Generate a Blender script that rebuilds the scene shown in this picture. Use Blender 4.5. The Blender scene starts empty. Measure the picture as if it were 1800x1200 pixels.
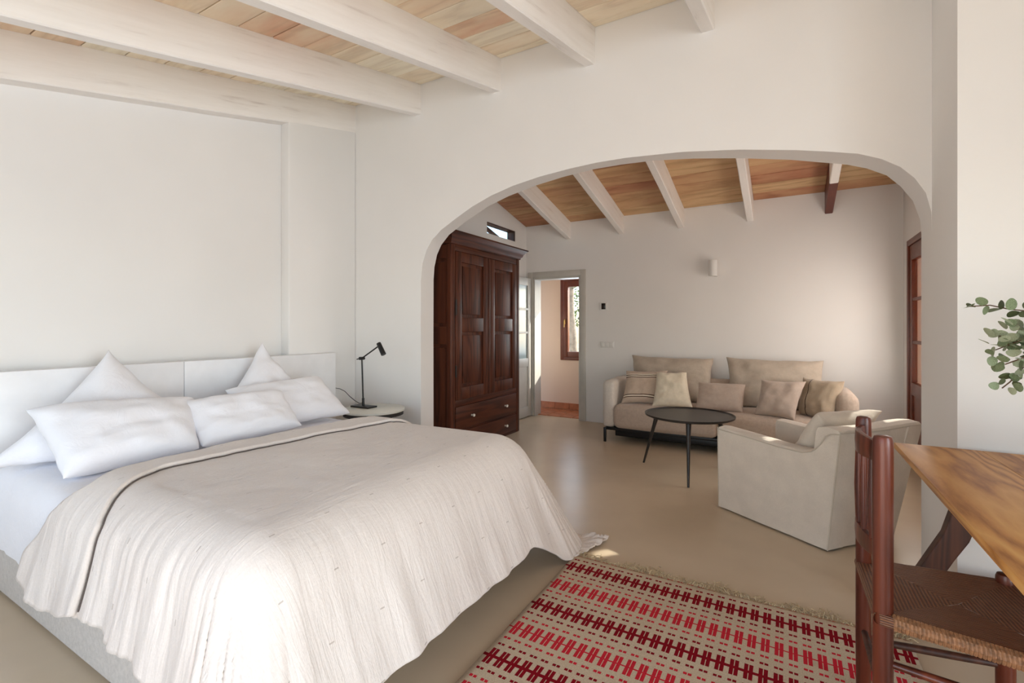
import bpy, bmesh, math, random
from mathutils import Vector, Matrix, noise
R = math.radians
sc = bpy.context.scene
COL = sc.collection
rnd = random.Random(7)

# ------------------------------------------------------------------ camera, light, exposure
cam_d = bpy.data.cameras.new('camera'); cam = bpy.data.objects.new('camera', cam_d); COL.objects.link(cam)
cam.location = (0, 0, 1.32); cam.rotation_euler = (R(90), 0, R(30))
cam_d.sensor_width = 36; cam_d.lens = 840 / 1800 * 36; cam_d.shift_y = -26 / 1800
cam_d.clip_start = 0.02
sc.camera = cam
sc.view_settings.view_transform = 'Standard'; sc.view_settings.look = 'None'
sc.view_settings.gamma = 1; sc.view_settings.use_curve_mapping = False
sc.view_settings.exposure = 0.06
sc.cycles.max_bounces = 10; sc.cycles.diffuse_bounces = 6; sc.cycles.transparent_max_bounces = 12
sc.cycles.sample_clamp_indirect = 6; sc.cycles.caustics_reflective = False; sc.cycles.caustics_refractive = False

SUN_AZ = Vector((1.98, 2.2, 0)).normalized(); SUN_EL = R(27)
w = bpy.data.worlds.new('sky'); sc.world = w; w.use_nodes = True
nt = w.node_tree; bg = nt.nodes['Background']
sky = nt.nodes.new('ShaderNodeTexSky'); sky.sky_type = 'NISHITA'; sky.sun_disc = False
sky.sun_elevation = SUN_EL; sky.sun_rotation = math.atan2(SUN_AZ.x, SUN_AZ.y)
nt.links.new(sky.outputs[0], bg.inputs[0]); bg.inputs[1].default_value = 0.55
sd = bpy.data.lights.new('sun', 'SUN'); sun = bpy.data.objects.new('sun', sd); COL.objects.link(sun)
sd.energy = 9; sd.angle = R(0.6); sd.color = (1, .93, .82)
dirv = Vector((SUN_AZ.x*math.cos(SUN_EL), SUN_AZ.y*math.cos(SUN_EL), math.sin(SUN_EL)))
sun.rotation_euler = dirv.to_track_quat('Z', 'Y').to_euler(); sun.location = (6, 8, 6)
def area(name, loc, target, sx, sy, energy, color):
    l = bpy.data.lights.new(name, 'AREA'); l.shape = 'RECTANGLE'; l.size = sx; l.size_y = sy
    l.energy = energy; l.color = color
    o = bpy.data.objects.new(name, l); COL.objects.link(o); o.location = loc
    o.rotation_euler = (Vector(loc) - Vector(target)).to_track_quat('Z', 'Y').to_euler()
    return o
# daylight through the terrace doors behind the camera, the hall window and the garden door, plus added fills
area('terrace_door_daylight', (-0.55, -1.22, 1.1), (-0.6, 3, 1.0), 2.3, 2.05, 15, (0.72, 0.86, 1.0))
area('terrace_ground_bounce', (-0.35, -1.15, 0.5), (-0.3, 0.6, 2.4), 2.3, 0.9, 27, (1.0, 0.82, 0.71))
area('bedside_cool_fill', (-2.75, -1.22, 1.45), (-2.9, 2, 1.2), 1.0, 1.3, 7, (0.68, 0.84, 1.0))  # added cool fill for a bluish tone at the left; the window is invented
area('side_fill', (2.92, -0.3, 1.25), (-1, -0.15, 1.3), 1.9, 1.9, 66, (0.80, 0.91, 1.0)).data.spread = R(125)   # added fill behind an invented window, spread narrowed to spare the pillar
area('hall_window_daylight', (-2.75, 6.93, 1.45), (-2.75, 3, 1.2), 0.7, 1.2, 8, (0.74, 0.87, 1.0))
area('garden_door_daylight', (1.0, 5.1, 1.35), (-3, 5.0, 1.2), 1.5, 1.2, 22, (1.0, 0.94, 0.88))

# ------------------------------------------------------------------ materials
def srgb(r, g, b):
    f = lambda c: (c/255/12.92 if c/255 <= .04045 else ((c/255+.055)/1.055)**2.4)
    return (f(r), f(g), f(b), 1)
class NT:
    def __init__(s, name):
        s.m = bpy.data.materials.new(name); s.m.use_nodes = True; s.t = s.m.node_tree
        s.b = s.t.nodes['Principled BSDF']
    def n(s, typ, **k):
        nd = s.t.nodes.new(typ)
        for a, v in k.items():
            if a.startswith('i_'): nd.inputs[a[2:].replace('_', ' ')].default_value = v
            else: setattr(nd, a, v)
        return nd
    def l(s, a, b): s.t.links.new(a, b)
    def math(s, op, a, b=None, c=None):
        nd = s.t.nodes.new('ShaderNodeMath'); nd.operation = op
        for i, v in enumerate((a, b, c)):
            if v is None: continue
            if isinstance(v, (int, float)): nd.inputs[i].default_value = v
            else: s.l(v, nd.inputs[i])
        return nd.outputs[0]
    def coord(s, scale=(1, 1, 1), kind='Object', rot=(0, 0, 0)):
        tc = s.n('ShaderNodeTexCoord'); mp = s.n('ShaderNodeMapping')
        mp.inputs['Scale'].default_value = scale; mp.inputs['Rotation'].default_value = rot
        s.l(tc.outputs[kind], mp.inputs[0]); return mp.outputs[0]
    def noise(s, vec, scale, detail=4, rough=.55, dist=0):
        nd = s.n('ShaderNodeTexNoise'); s.l(vec, nd.inputs['Vector'])
        nd.inputs['Scale'].default_value = scale; nd.inputs['Detail'].default_value = detail
        nd.inputs['Roughness'].default_value = rough; nd.inputs['Distortion'].default_value = dist
        return nd.outputs['Fac']
    def ramp(s, fac, stops):
        nd = s.n('ShaderNodeValToRGB'); s.l(fac, nd.inputs[0]); el = nd.color_ramp.elements
        while len(el) < len(stops): el.new(.5)
        for e, (p, c) in zip(el, stops): e.position = p; e.color = c
        return nd.outputs[0]
    def mix(s, fac, a, b, typ='MIX'):
        nd = s.n('ShaderNodeMix', data_type='RGBA', blend_type=typ)
        for i, v in ((0, fac), (6, a), (7, b)):
            if isinstance(v, (int, float, tuple)): nd.inputs[i].default_value = v
            else: s.l(v, nd.inputs[i])
        return nd.outputs[2]
    def bump(s, h, strength, dist=.01, prev=None):
        nd = s.n('ShaderNodeBump'); s.l(h, nd.inputs['Height'])
        nd.inputs['Strength'].default_value = strength; nd.inputs['Distance'].default_value = dist
        if prev: s.l(prev, nd.inputs['Normal'])
        s.l(nd.outputs[0], s.b.inputs['Normal']); return nd.outputs[0]
    def col(s, c):
        if isinstance(c, tuple): s.b.inputs['Base Color'].default_value = c
        else: s.l(c, s.b.inputs['Base Color'])
    def rough(s, r):
        if isinstance(r, (int, float)): s.b.inputs['Roughness'].default_value = r
        else: s.l(r, s.b.inputs['Roughness'])
    def spec(s, v): s.b.inputs['Specular IOR Level'].default_value = v
def plain(name, c, rough=.6, var=.06, scale=8, bump=0, bscale=60, bdist=.004, metal=0, spec=.5):
    m = NT(name); v = m.coord()
    f = m.noise(v, scale)
    d = tuple(max(0, x*(1-var*2)) for x in c[:3]) + (1,)
    u = tuple(min(1, x*(1+var)) for x in c[:3]) + (1,)
    m.col(m.ramp(f, [(.3, d), (.7, u)])); m.rough(rough); m.b.inputs['Metallic'].default_value = metal; m.spec(spec)
    if bump: m.bump(m.noise(v, bscale, 5), bump, bdist)
    return m.m
def plaster(name, c):
    m = NT(name); v = m.coord()
    f = m.noise(v, 1.3, 3); d = tuple(x*.965 for x in c[:3]) + (1,)
    m.col(m.ramp(f, [(.3, d), (.7, c)])); m.rough(.75); m.spec(.25)
    b = m.bump(m.noise(v, 2.2, 2, .4), .18, .05)
    m.bump(m.noise(v, 55, 4), .06, .004, b)
    return m.m
def wood(name, c1, c2, c3, along='x', freq=7, rough=.4, bump=.15, spec=.5, dist=3.5, stretch=.07, rnd_obj=False):
    m = NT(name)
    s = [1, 1, 1]; s['xyz'.index(along)] = stretch
    v = m.coord(tuple(s))
    if rnd_obj:
        oi = m.n('ShaderNodeObjectInfo'); va = m.n('ShaderNodeVectorMath', operation='ADD')
        m.l(v, va.inputs[0]); sc_ = m.math('MULTIPLY', oi.outputs['Random'], 37.0)
        m.l(sc_, va.inputs[1]); v = va.outputs[0]
    n1 = m.noise(v, freq*.6, 3, .5, .6)
    rings = m.math('FRACT', m.math('MULTIPLY', n1, dist*3))
    tri = m.math('ABSOLUTE', m.math('SUBTRACT', rings, .5))
    fine = m.noise(v, freq*14, 4, .6)
    f = m.math('ADD', m.math('MULTIPLY', tri, 1.1), m.math('MULTIPLY', fine, .5))
    col = m.ramp(f, [(.22, c1), (.5, c2), (.8, c3)])
    m.col(col); m.rough(rough); m.spec(spec)
    m.bump(f, bump, .003)
    m.colsock = col
    return m
def fabric(name, c, weave=420, bump=.25, var=.06, sheen=.2, blotch=6, crinkle=0):
    m = NT(name); v = m.coord()
    f = m.noise(v, blotch, 4); g = m.noise(v, 160, 3, .7)
    fm = m.math('ADD', m.math('MULTIPLY', f, .6), m.math('MULTIPLY', g, .4))
    d = tuple(x*(1-var*2) for x in c[:3]) + (1,); u = tuple(min(1, x*(1+var)) for x in c[:3]) + (1,)
    m.col(m.ramp(fm, [(.32, d), (.68, u)])); m.rough(.9); m.spec(.15)
    m.b.inputs['Sheen Weight'].default_value = sheen
    prev = None
    if crinkle: prev = m.bump(m.noise(v, 9, 4, .6, .8), crinkle, .02)
    m.bump(m.noise(v, weave, 2), bump, .0015, prev)
    return m
M = {}
M['plaster'] = plaster('white lime plaster', (.83, .81, .79, 1))
M['plaster_back'] = plaster('white lime plaster sitting area', (.82, .80, .775, 1))
M['peach'] = plaster('peach plaster', srgb(228, 198, 174))
# polished cement floor
m = NT('polished cement'); v = m.coord()
f = m.math('ADD', m.math('MULTIPLY', m.noise(v, .9, 2, .5), .6), m.math('MULTIPLY', m.noise(v, 4, 2), .4))
m.col(m.ramp(f, [(.12, srgb(188, 168, 142)), (.88, srgb(214, 195, 168))]))
m.rough(.3); m.spec(.45)
m.bump(m.noise(v, 4, 1, .4), .08, .02)
M['floor'] = m.m
# whitewashed beams
def limewash(name):
    m = NT(name); ba = m.n('ShaderNodeAttribute', attribute_name='cloth'); mp = m.n('ShaderNodeMapping'); mp.inputs['Scale'].default_value = (9, .7, 9)
    m.l(ba.outputs['Vector'], mp.inputs[0]); v = mp.outputs[0]; v2 = m.coord((1, 1, 1))
    f = m.math('ADD', m.math('MULTIPLY', m.noise(v, 2.2, 5, .65), .75), m.math('MULTIPLY', m.noise(v2, 2.2, 3), .25))
    m.col(m.ramp(f, [(.30, srgb(218, 210, 204)), (.42, srgb(239, 234, 229)), (.7, srgb(246, 242, 238))])); m.rough(.75); m.spec(.2)
    m.bump(f, .35, .004); return m.m
M['beam'] = limewash('limewashed timber')
M['beam_brown'] = plain('dark red brown paint', srgb(98, 40, 24), .45, .1)
# ceiling planks: pale tan to reddish, each plank its own tone
def plank_mat(name, stops, dark=.5):
    m = wood(name, (.66, .60, .54, 1), (.93, .91, .88, 1), (1, 1, 1, 1), along='x', freq=4, rough=.6, bump=.1, dist=2.2, stretch=.16, rnd_obj=True)
    oi = m.n('ShaderNodeObjectInfo'); v = m.coord((.8, 2, 1))
    va = m.n('ShaderNodeVectorMath', operation='ADD'); m.l(v, va.inputs[0]); m.l(m.math('MULTIPLY', oi.outputs['Random'], 91.0), va.inputs[1])
    fac = m.math('ADD', m.math('MULTIPLY', oi.outputs['Random'], .75), m.math('MULTIPLY', m.math('SUBTRACT', m.noise(va.outputs[0], 2.6, 3), .35), .8))
    tone = m.ramp(fac, stops)
    m.col(m.mix(dark, tone, m.colsock, 'MULTIPLY')); m.spec(.25)
    return m.m
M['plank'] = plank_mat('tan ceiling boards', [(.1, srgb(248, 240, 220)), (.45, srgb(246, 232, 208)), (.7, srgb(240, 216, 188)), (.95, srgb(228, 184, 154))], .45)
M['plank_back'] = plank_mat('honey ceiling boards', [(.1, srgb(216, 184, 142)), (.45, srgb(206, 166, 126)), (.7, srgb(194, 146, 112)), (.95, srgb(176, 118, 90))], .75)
M['slab'] = plain('roof slab', srgb(70, 52, 36), .9)
m = wood('walnut', srgb(58, 29, 19), srgb(80, 41, 27), srgb(94, 50, 32), along='z', freq=6, rough=.42, bump=.05, spec=.3); M['walnut'] = m.m
m = wood('walnut across', srgb(56, 28, 18), srgb(76, 39, 25), srgb(90, 47, 30), along='y', freq=6, rough=.42, bump=.05, spec=.3); M['walnut_y'] = m.m
m = wood('pine table', srgb(158, 102, 50), srgb(200, 142, 78), srgb(214, 162, 96), along='y', freq=4.2, rough=.45, bump=.05, dist=6.0, stretch=.16, spec=.35); M['pine'] = m.m
m = wood('red stained chair wood', srgb(62, 26, 17), srgb(92, 42, 27), srgb(108, 52, 33), along='z', freq=5, rough=.3, bump=.05, spec=.4); M['cherry'] = m.m
m = wood('dark oak leg', srgb(54, 28, 18), srgb(70, 37, 24), srgb(84, 46, 30), along='z', freq=9, rough=.5, bump=.2); M['oak'] = m.m
M['frame_brown'] = plain('brown varnished frame', srgb(112, 52, 30), .35, .1)
M['grey_paint'] = plain('pale grey paint', srgb(196, 192, 184), .45, .03)
M['white_wood'] = plain('white lacquer', srgb(236, 236, 238), .45, .02, bump=.05)
M['linen_base'] = fabric('grey linen base', srgb(196, 190, 184), 300, .5, .09, blotch=60).m
M['cotton'] = fabric('white cotton', srgb(238, 238, 243), 500, .08, .015, .1, crinkle=.25).m
# bedspread: crinkled double gauze
m = NT('oatmeal gauze'); v = m.coord()
g = m.noise(v, 150, 3, .7); f = m.noise(v, 3, 4)
m.col(m.ramp(m.math('ADD', m.math('MULTIPLY', f, .5), m.math('MULTIPLY', g, .5)), [(.3, srgb(212, 201, 193)), (.7, srgb(229, 220, 213))]))
m.rough(.95); m.spec(.1); m.b.inputs['Sheen Weight'].default_value = .25
va = m.n('ShaderNodeAttribute', attribute_name='cloth')
sx = m.n('ShaderNodeSeparateXYZ'); m.l(va.outputs['Vector'], sx.inputs[0])
row = m.math('FLOOR', m.math('DIVIDE', sx.outputs[0], .19))
fa = m.math('ABSOLUTE', m.math('SUBTRACT', m.math('FRACT', m.math('DIVIDE', sx.outputs[0], .19)), .5))
fb = m.math('ABSOLUTE', m.math('SUBTRACT', m.math('FRACT', m.math('ADD', m.math('DIVIDE', sx.outputs[1], .21), m.math('MULTIPLY', row, .37))), .5))
stitch = m.math('MULTIPLY', m.math('LESS_THAN', fa, .012), m.math('LESS_THAN', fb, .045))
m.col(m.mix(m.math('MULTIPLY', stitch, .55), m.b.inputs['Base Color'].links[0].from_socket, srgb(150, 134, 122))); mp = m.n('ShaderNodeMapping'); m.l(va.outputs['Vector'], mp.inputs[0]); mp.inputs['Scale'].default_value = (3.5, 24, 1)
mp2 = m.n('ShaderNodeMapping'); m.l(va.outputs['Vector'], mp2.inputs[0]); mp2.inputs['Scale'].default_value = (24, 3.5, 1)
att = m.n('ShaderNodeAttribute', attribute_name='side')
n1 = m.noise(mp.outputs[0], 1.6, 5, .62, .7); n2 = m.noise(mp2.outputs[0], 1.6, 5, .62, .7)
mx = m.n('ShaderNodeMix', data_type='FLOAT'); m.l(att.outputs['Fac'], mx.inputs[0]); m.l(n2, mx.inputs[2]); m.l(n1, mx.inputs[3])
b = m.bump(mx.outputs[0], .5, .013); b = m.bump(m.noise(v, 60, 4, .7), .2, .004, b)
M['gauze'] = m.m
M['edge_shade'] = plain('dark grey piping', srgb(92, 82, 76), .9)  # dark tone of the shade line below the turned-down edge
M['black_metal'] = plain('black metal', srgb(30, 29, 29), .4, .05, metal=.3)
M['black_top'] = plain('matt black top', srgb(42, 37, 34), .38, .15, 3)
M['iron'] = plain('wrought iron', srgb(40, 34, 30), .6, .1, bump=.3)
M['sofa'] = fabric('taupe linen', srgb(186, 168, 152), 260, .4, .07, blotch=40).m
M['sofa_arm_lit'] = fabric('taupe linen lit arm', srgb(206, 196, 184), 260, .4, .06, blotch=40).m  # lighter copy of the sofa linen, for the light on its left arm
M['sofa_back'] = fabric('taupe washed linen', srgb(186, 172, 156), 260, .35, .06, blotch=20, crinkle=.3).m
M['cream'] = fabric('cream linen', srgb(222, 210, 188), 260, .35, .05, blotch=30, crinkle=.15).m
M['mauve'] = fabric('rosy taupe linen', srgb(182, 164, 150), 260, .35, .05, blotch=30, crinkle=.15).m
M['olive'] = fabric('brown taupe linen', srgb(178, 158, 134), 260, .35, .05, blotch=30, crinkle=.15).m
M['slip'] = fabric('ivory slipcover linen', srgb(206, 194, 180), 300, .35, .05, blotch=10, crinkle=.2).m
M['ivory_seam'] = fabric('ivory seam', srgb(186, 174, 158), 300, .35, .05).m
def stripes(name, base, c, axis, lines, width):
    m = fabric(name, base, 260, .35, .05, blotch=30, crinkle=.15)
    prev = m.b.inputs['Base Color'].links[0].from_socket
    tc = m.n('ShaderNodeAttribute', attribute_name='cloth'); sp = m.n('ShaderNodeSeparateXYZ'); m.l(tc.outputs['Vector'], sp.inputs[0])
    x = sp.outputs[axis]
    for p, cc in lines:
        k = m.math('LESS_THAN', m.math('ABSOLUTE', m.math('SUBTRACT', x, p)), width)
        prev = m.mix(k, prev, cc)
    m.col(prev); return m.m
DK = srgb(66, 44, 36); LT = srgb(236, 226, 206)
M['stripe_h'] = stripes('taupe linen with cream and brown stripes', srgb(188, 168, 150), LT, 1,
    [(.185, LT), (.155, DK), (.22, DK), (.80, LT), (.77, DK), (.86, LT), (.83, DK)], .011)
M['stripe_v'] = stripes('brown taupe linen with a dark stripe', srgb(172, 154, 132), DK, 0, [(.30, DK)], .012)
m = NT('rush'); v = m.coord(); tc = m.n('ShaderNodeAttribute', attribute_name='strand')
sv = m.math('MULTIPLY', tc.outputs['Fac'], 22.0)
st = m.math('PINGPONG', sv, .5); nz = m.noise(m.coord((8, 60, 60)), 3, 4, .7)
f = m.math('ADD', m.math('MULTIPLY', st, .9), m.math('MULTIPLY', nz, .55))
m.col(m.ramp(f, [(.2, srgb(58, 34, 24)), (.5, srgb(116, 74, 52)), (.9, srgb(158, 112, 80))])); m.rough(.5)
m.bump(f, .8, .006); M['rush'] = m.m
M['rush_edge'] = plain('pale rush edge', srgb(150, 106, 72), .6, .25, 90, .6, 120)
M['leaf'] = plain('eucalyptus leaf', srgb(126, 140, 104), .55, .25, 14)
M['leaf_pale'] = plain('pale eucalyptus leaf', srgb(168, 176, 146), .6, .15, 14)
M['leaf_dark'] = plain('dark eucalyptus leaf', srgb(84, 94, 62), .5, .2, 14)
M['stem'] = plain('stem', srgb(92, 66, 44), .7)
M['ceramic'] = plain('stoneware', srgb(214, 206, 194), .45, .05)
M['tree_leaf'] = plain('garden leaf', srgb(112, 132, 78), .6, .3, 5)
M['bark'] = plain('bark', srgb(150, 140, 128), .9, .2, 12, .5, 30)
M['ground'] = plain('garden ground', srgb(190, 176, 146), .95, .12, .8)
M['switch'] = plain('white plastic', srgb(226, 224, 220), .4, .02)
M['screen'] = plain('dark display', srgb(40, 32, 28), .2, .02)
M['knob'] = plain('white porcelain', srgb(236, 230, 218), .2, .02)
M['stone_top'] = plain('pale stone top', srgb(216, 214, 204), .25, .04, 3)
M['bronze'] = plain('brass handle', srgb(188, 150, 90), .35, .05, metal=.7)
M['terracotta'] = plain('terracotta tile', srgb(188, 116, 78), .45, .14, 9)
m = NT('striped cotton curtain'); tc = m.n('ShaderNodeTexCoord'); sp = m.n('ShaderNodeSeparateXYZ'); m.l(tc.outputs['Object'], sp.inputs[0])
f = m.math('FRACT', m.math('MULTIPLY', sp.outputs[1], 9.0))
m.col(m.ramp(f, [(0, srgb(236, 206, 150)), (.3, srgb(240, 226, 200)), (.45, srgb(214, 120, 92)), (.6, srgb(244, 232, 214)), (.8, srgb(206, 130, 84)), (1, srgb(236, 206, 150))])); m.rough(.9)
tl = m.n('ShaderNodeBsdfTranslucent'); m.l(m.b.inputs['Base Color'].links[0].from_socket, tl.inputs[0])
ms = m.n('ShaderNodeMixShader'); ms.inputs[0].default_value = .45; m.l(m.b.outputs[0], ms.inputs[1]); m.l(tl.outputs[0], ms.inputs[2]); m.l(ms.outputs[0], m.t.nodes['Material Output'].inputs[0]); M['curtain'] = m.m
# glass: real thin panes that let daylight through
m = NT('window glass'); t = m.t; out = t.nodes['Material Output']
tr = m.n('ShaderNodeBsdfTransparent'); gl = m.n('ShaderNodeBsdfGlossy'); gl.inputs['Roughness'].default_value = .02
tr.inputs[0].default_value = (.96, .98, .98, 1)
mx = m.n('ShaderNodeMixShader'); mx.inputs[0].default_value = .07
m.l(tr.outputs[0], mx.inputs[1]); m.l(gl.outputs[0], mx.inputs[2]); m.l(mx.outputs[0], out.inputs[0]); M['glass'] = m.m
# frosted pane of the grey door
m = NT('hazy door glass'); m.col(srgb(196, 214, 216)); m.rough(.18); m.b.inputs['Transmission Weight'].default_value = .35; M['door_glass'] = m.m
# rug weave
def rug_mat():
    m = NT('woven rug'); tc = m.n('ShaderNodeTexCoord'); sp = m.n('ShaderNodeSeparateXYZ'); m.l(tc.outputs['Object'], sp.inputs[0])
    X, Y = sp.outputs[0], sp.outputs[1]
    P = .205; PX = .0495
    wob = m.math('MULTIPLY', m.math('SUBTRACT', m.noise(tc.outputs['Object'], 9, 2), .5), .006)
    yy = m.math('DIVIDE', m.math('ADD', m.math('ADD', Y, wob), P*20.5), P)       # comb centres at y = k*P
    q = m.math('ABSOLUTE', m.math('SUBTRACT', m.math('FRACT', yy), .5))   # 0 at the comb, .5 between
    par = m.math('FLOORED_MODULO', m.math('FLOOR', yy), 2.0)
    px = m.math('MULTIPLY', m.math('FRACT', m.math('DIVIDE', m.math('ADD', X, 5.0), PX)), PX)
    in1 = m.math('LESS_THAN', m.math('ABSOLUTE', m.math('SUBTRACT', px, .0105)), .0070)
    in2 = m.math('LESS_THAN', m.math('ABSOLUTE', m.math('SUBTRACT', px, .0275)), .0070)
    bars = m.math('MAXIMUM', in1, in2)
    comb = m.math('MULTIPLY', bars, m.math('LESS_THAN', q, .225))
    lw = m.math('ADD', m.math('MULTIPLY', m.math('SUBTRACT', 1.0, par), .022), .018)
    line = m.math('LESS_THAN', q, lw)
    d1 = m.math('LESS_THAN', m.math('ABSOLUTE', m.math('SUBTRACT', px, .0105)), .0066)
    d2 = m.math('LESS_THAN', m.math('ABSOLUTE', m.math('SUBTRACT', px, .0275)), .0066)
    dots = m.math('MULTIPLY', m.math('MAXIMUM', d1, d2), m.math('LESS_THAN', m.math('ABSOLUTE', m.math('SUBTRACT', q, .385)), .032))
    mask = m.math('MAXIMUM', m.math('MAXIMUM', comb, line), dots)
    nz = m.noise(tc.outputs['Object'], 220, 3, .7)
    base = m.ramp(nz, [(.3, srgb(178, 158, 136)), (.7, srgb(206, 188, 164))])
    dark = m.ramp(nz, [(.3, srgb(112, 4, 18)), (.7, srgb(142, 14, 30))]); lite = m.ramp(nz, [(.3, srgb(176, 22, 40)), (.7, srgb(204, 50, 62))])
    m.col(m.mix(mask, base, m.mix(par, dark, lite))); m.rough(.95); m.spec(.1)
    wv = m.math('SINE', m.math('MULTIPLY', Y, 900.0))
    b = m.bump(wv, .25, .002); m.bump(nz, .35, .004, b)
    return m.m
M['rug'] = rug_mat()
M['fringe'] = plain('fringe wool', srgb(196, 176, 142), .95, .12, 40)

# ------------------------------------------------------------------ mesh helpers
class MB:
    def __init__(s): s.bm = bmesh.new()
    def box(s, a, b, bev=0, seg=2, mat=None):
        r = bmesh.ops.create_cube(s.bm, size=1); vs = r['verts']
        for v in vs:
            v.co = Vector([(a[i]+b[i])/2 + v.co[i]*(b[i]-a[i]) for i in range(3)])
        if mat is not None:
            for v in vs: v.co = mat @ v.co
        if bev:
            es = list({e for v in vs for e in v.link_edges})
            bmesh.ops.bevel(s.bm, geom=es, offset=bev, segments=seg, affect='EDGES', profile=.5, clamp_overlap=True)
        return s
    def poly(s, pts, faces):
        vs = [s.bm.verts.new(p) for p in pts]
        for f in faces:
            try: s.bm.faces.new([vs[i] for i in f])
            except ValueError: pass
        return vs
    def tube(s, path, rad, seg=12, cap=True):
        path = [Vector(p) for p in path]; n = len(path)
        if isinstance(rad, (int, float)): rad = [rad]*n
        rings = []; up = None
        for i, p in enumerate(path):
            t = (path[min(i+1, n-1)] - path[max(i-1, 0)]).normalized()
            if up is None:
                up = t.orthogonal().normalized()
            up = (up - t*up.dot(t)).normalized(); sd_ = t.cross(up)
            rings.append([s.bm.verts.new(p + (up*math.cos(a) + sd_*math.sin(a))*rad[i]) for a in [2*math.pi*k/seg for k in range(seg)]])
        for a, b in zip(rings, rings[1:]):
            for k in range(seg): s.bm.faces.new((a[k], a[(k+1) % seg], b[(k+1) % seg], b[k]))
        if cap: s.bm.faces.new(rings[0][::-1]); s.bm.faces.new(rings[-1])
        return s
    def lathe(s, prof, center=(0, 0, 0), seg=32):
        c = Vector(center); rings = []
        for r, z in prof:
            if r < 1e-5: rings.append([s.bm.verts.new(c + Vector((0, 0, z)))])
            else: rings.append([s.bm.verts.new(c + Vector((r*math.cos(2*math.pi*k/seg), r*math.sin(2*math.pi*k/seg), z))) for k in range(seg)])
        for a, b in zip(rings, rings[1:]):
            if len(a) == 1 and len(b) == 1: continue
            for k in range(seg):
                k2 = (k+1) % seg
                if len(a) == 1: s.bm.faces.new((a[0], b[k2], b[k]))
                elif len(b) == 1: s.bm.faces.new((a[k], a[k2], b[0]))
                else: s.bm.faces.new((a[k], a[k2], b[k2], b[k]))
        return s
    def loft(s, rings, closed=True, cap=True):
        rs = [[s.bm.verts.new(p) for p in r] for r in rings]; n = len(rs[0])
        for a, b in zip(rs, rs[1:]):
            for k in range(n if closed else n-1): s.bm.faces.new((a[k], a[(k+1) % n], b[(k+1) % n], b[k]))
        if cap: s.bm.faces.new(rs[0][::-1]); s.bm.faces.new(rs[-1])
        return s
    def build(s, name, mat, parent=None, smooth=True, sub=0, bevel=0, weld=False):
        bmesh.ops.recalc_face_normals(s.bm, faces=s.bm.faces)
        if weld: bmesh.ops.remove_doubles(s.bm, verts=s.bm.verts, dist=1e-4)
        off = Vector((0, 0, 0))
        if parent is not None and parent.get('_w'):
            off = parent.matrix_world.translation if False else Vector(parent['_w'])
            for v in s.bm.verts: v.co -= off
        me = bpy.data.meshes.new(name); s.bm.to_mesh(me); s.bm.free()
        return link(name, me, mat, parent, smooth, sub, bevel)
def link(name, me, mat, parent=None, smooth=True, sub=0, bevel=0):
    o = bpy.data.objects.new(name, me); COL.objects.link(o)
    if mat: me.materials.append(M[mat] if isinstance(mat, str) else mat)
    if smooth:
        me.shade_smooth()
        if hasattr(me, 'set_sharp_from_angle'): me.set_sharp_from_angle(angle=R(40))
    if bevel:
        b = o.modifiers.new('bevel', 'BEVEL'); b.width = bevel; b.segments = 2; b.limit_method = 'ANGLE'; b.angle_limit = R(40)
    if sub:
        ss = o.modifiers.new('sub', 'SUBSURF'); ss.levels = sub; ss.render_levels = sub
    if parent is not None:
        o.parent = parent
        if parent.get('_w') is not None: o['_w'] = list(parent['_w'])
    return o
def thing(name, label, cat, loc=(0, 0, 0), rot=0, group=None, world=True):
    o = bpy.data.objects.new(name, None); COL.objects.link(o); o.location = loc; o.rotation_euler = (0, 0, rot)
    o.empty_display_size = .1
    o['label'] = label; o['category'] = cat
    if group: o['group'] = group
    if world: o['_w'] = list(loc)
    return o
def tag(o, label, cat, group=None):
    o['label'] = label; o['category'] = cat
    if group: o['group'] = group
    return o
def struct(o): o['kind'] = 'structure'; return o
def origin(o, loc):
    loc = Vector(loc); o.data.transform(Matrix.Translation(-loc)); o.location = loc; return o
def lerp(tab, x):
    if x <= tab[0][0]: return tab[0][1]
    for (a, va), (b, vb) in zip(tab, tab[1:]):
        if x <= b: return va + (vb-va)*(x-a)/(b-a)
    return tab[-1][1]
def smooth(a, b, x):
    t = max(0, min(1, (x-a)/(b-a))); return t*t*(3-2*t)

# ------------------------------------------------------------------ room shell
ZR, YR = 3.485, 3.3; SL = .229; SB = .2275; YB0 = 3.52
zf = lambda y: ZR - SL*(YR-y)          # front ceiling underside
zb = lambda y: ZR - SB*(y-YR)          # sitting-area ceiling underside
struct(MB().box((-4.2, -1.7, -.15), (3.3, 6.62, 0)).build('floor', 'floor', smooth=False))
# left wall of the bedroom with its shallow recess behind the bed
mb = MB().box((-4.0, -1.5, 0), (-3.79, 3.3, 3.6)); wl = mb
o = struct(MB().box((-4.0, -1.5, 0), (-3.79, 3.3, 3.7)).build('wall_left', 'plaster', smooth=False))
mb = MB().box((-3.79, 2.575, 0), (-3.68, 3.3, 3.55), .012, 3); o2 = mb.build('wall_thickening', 'plaster', o)
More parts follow.
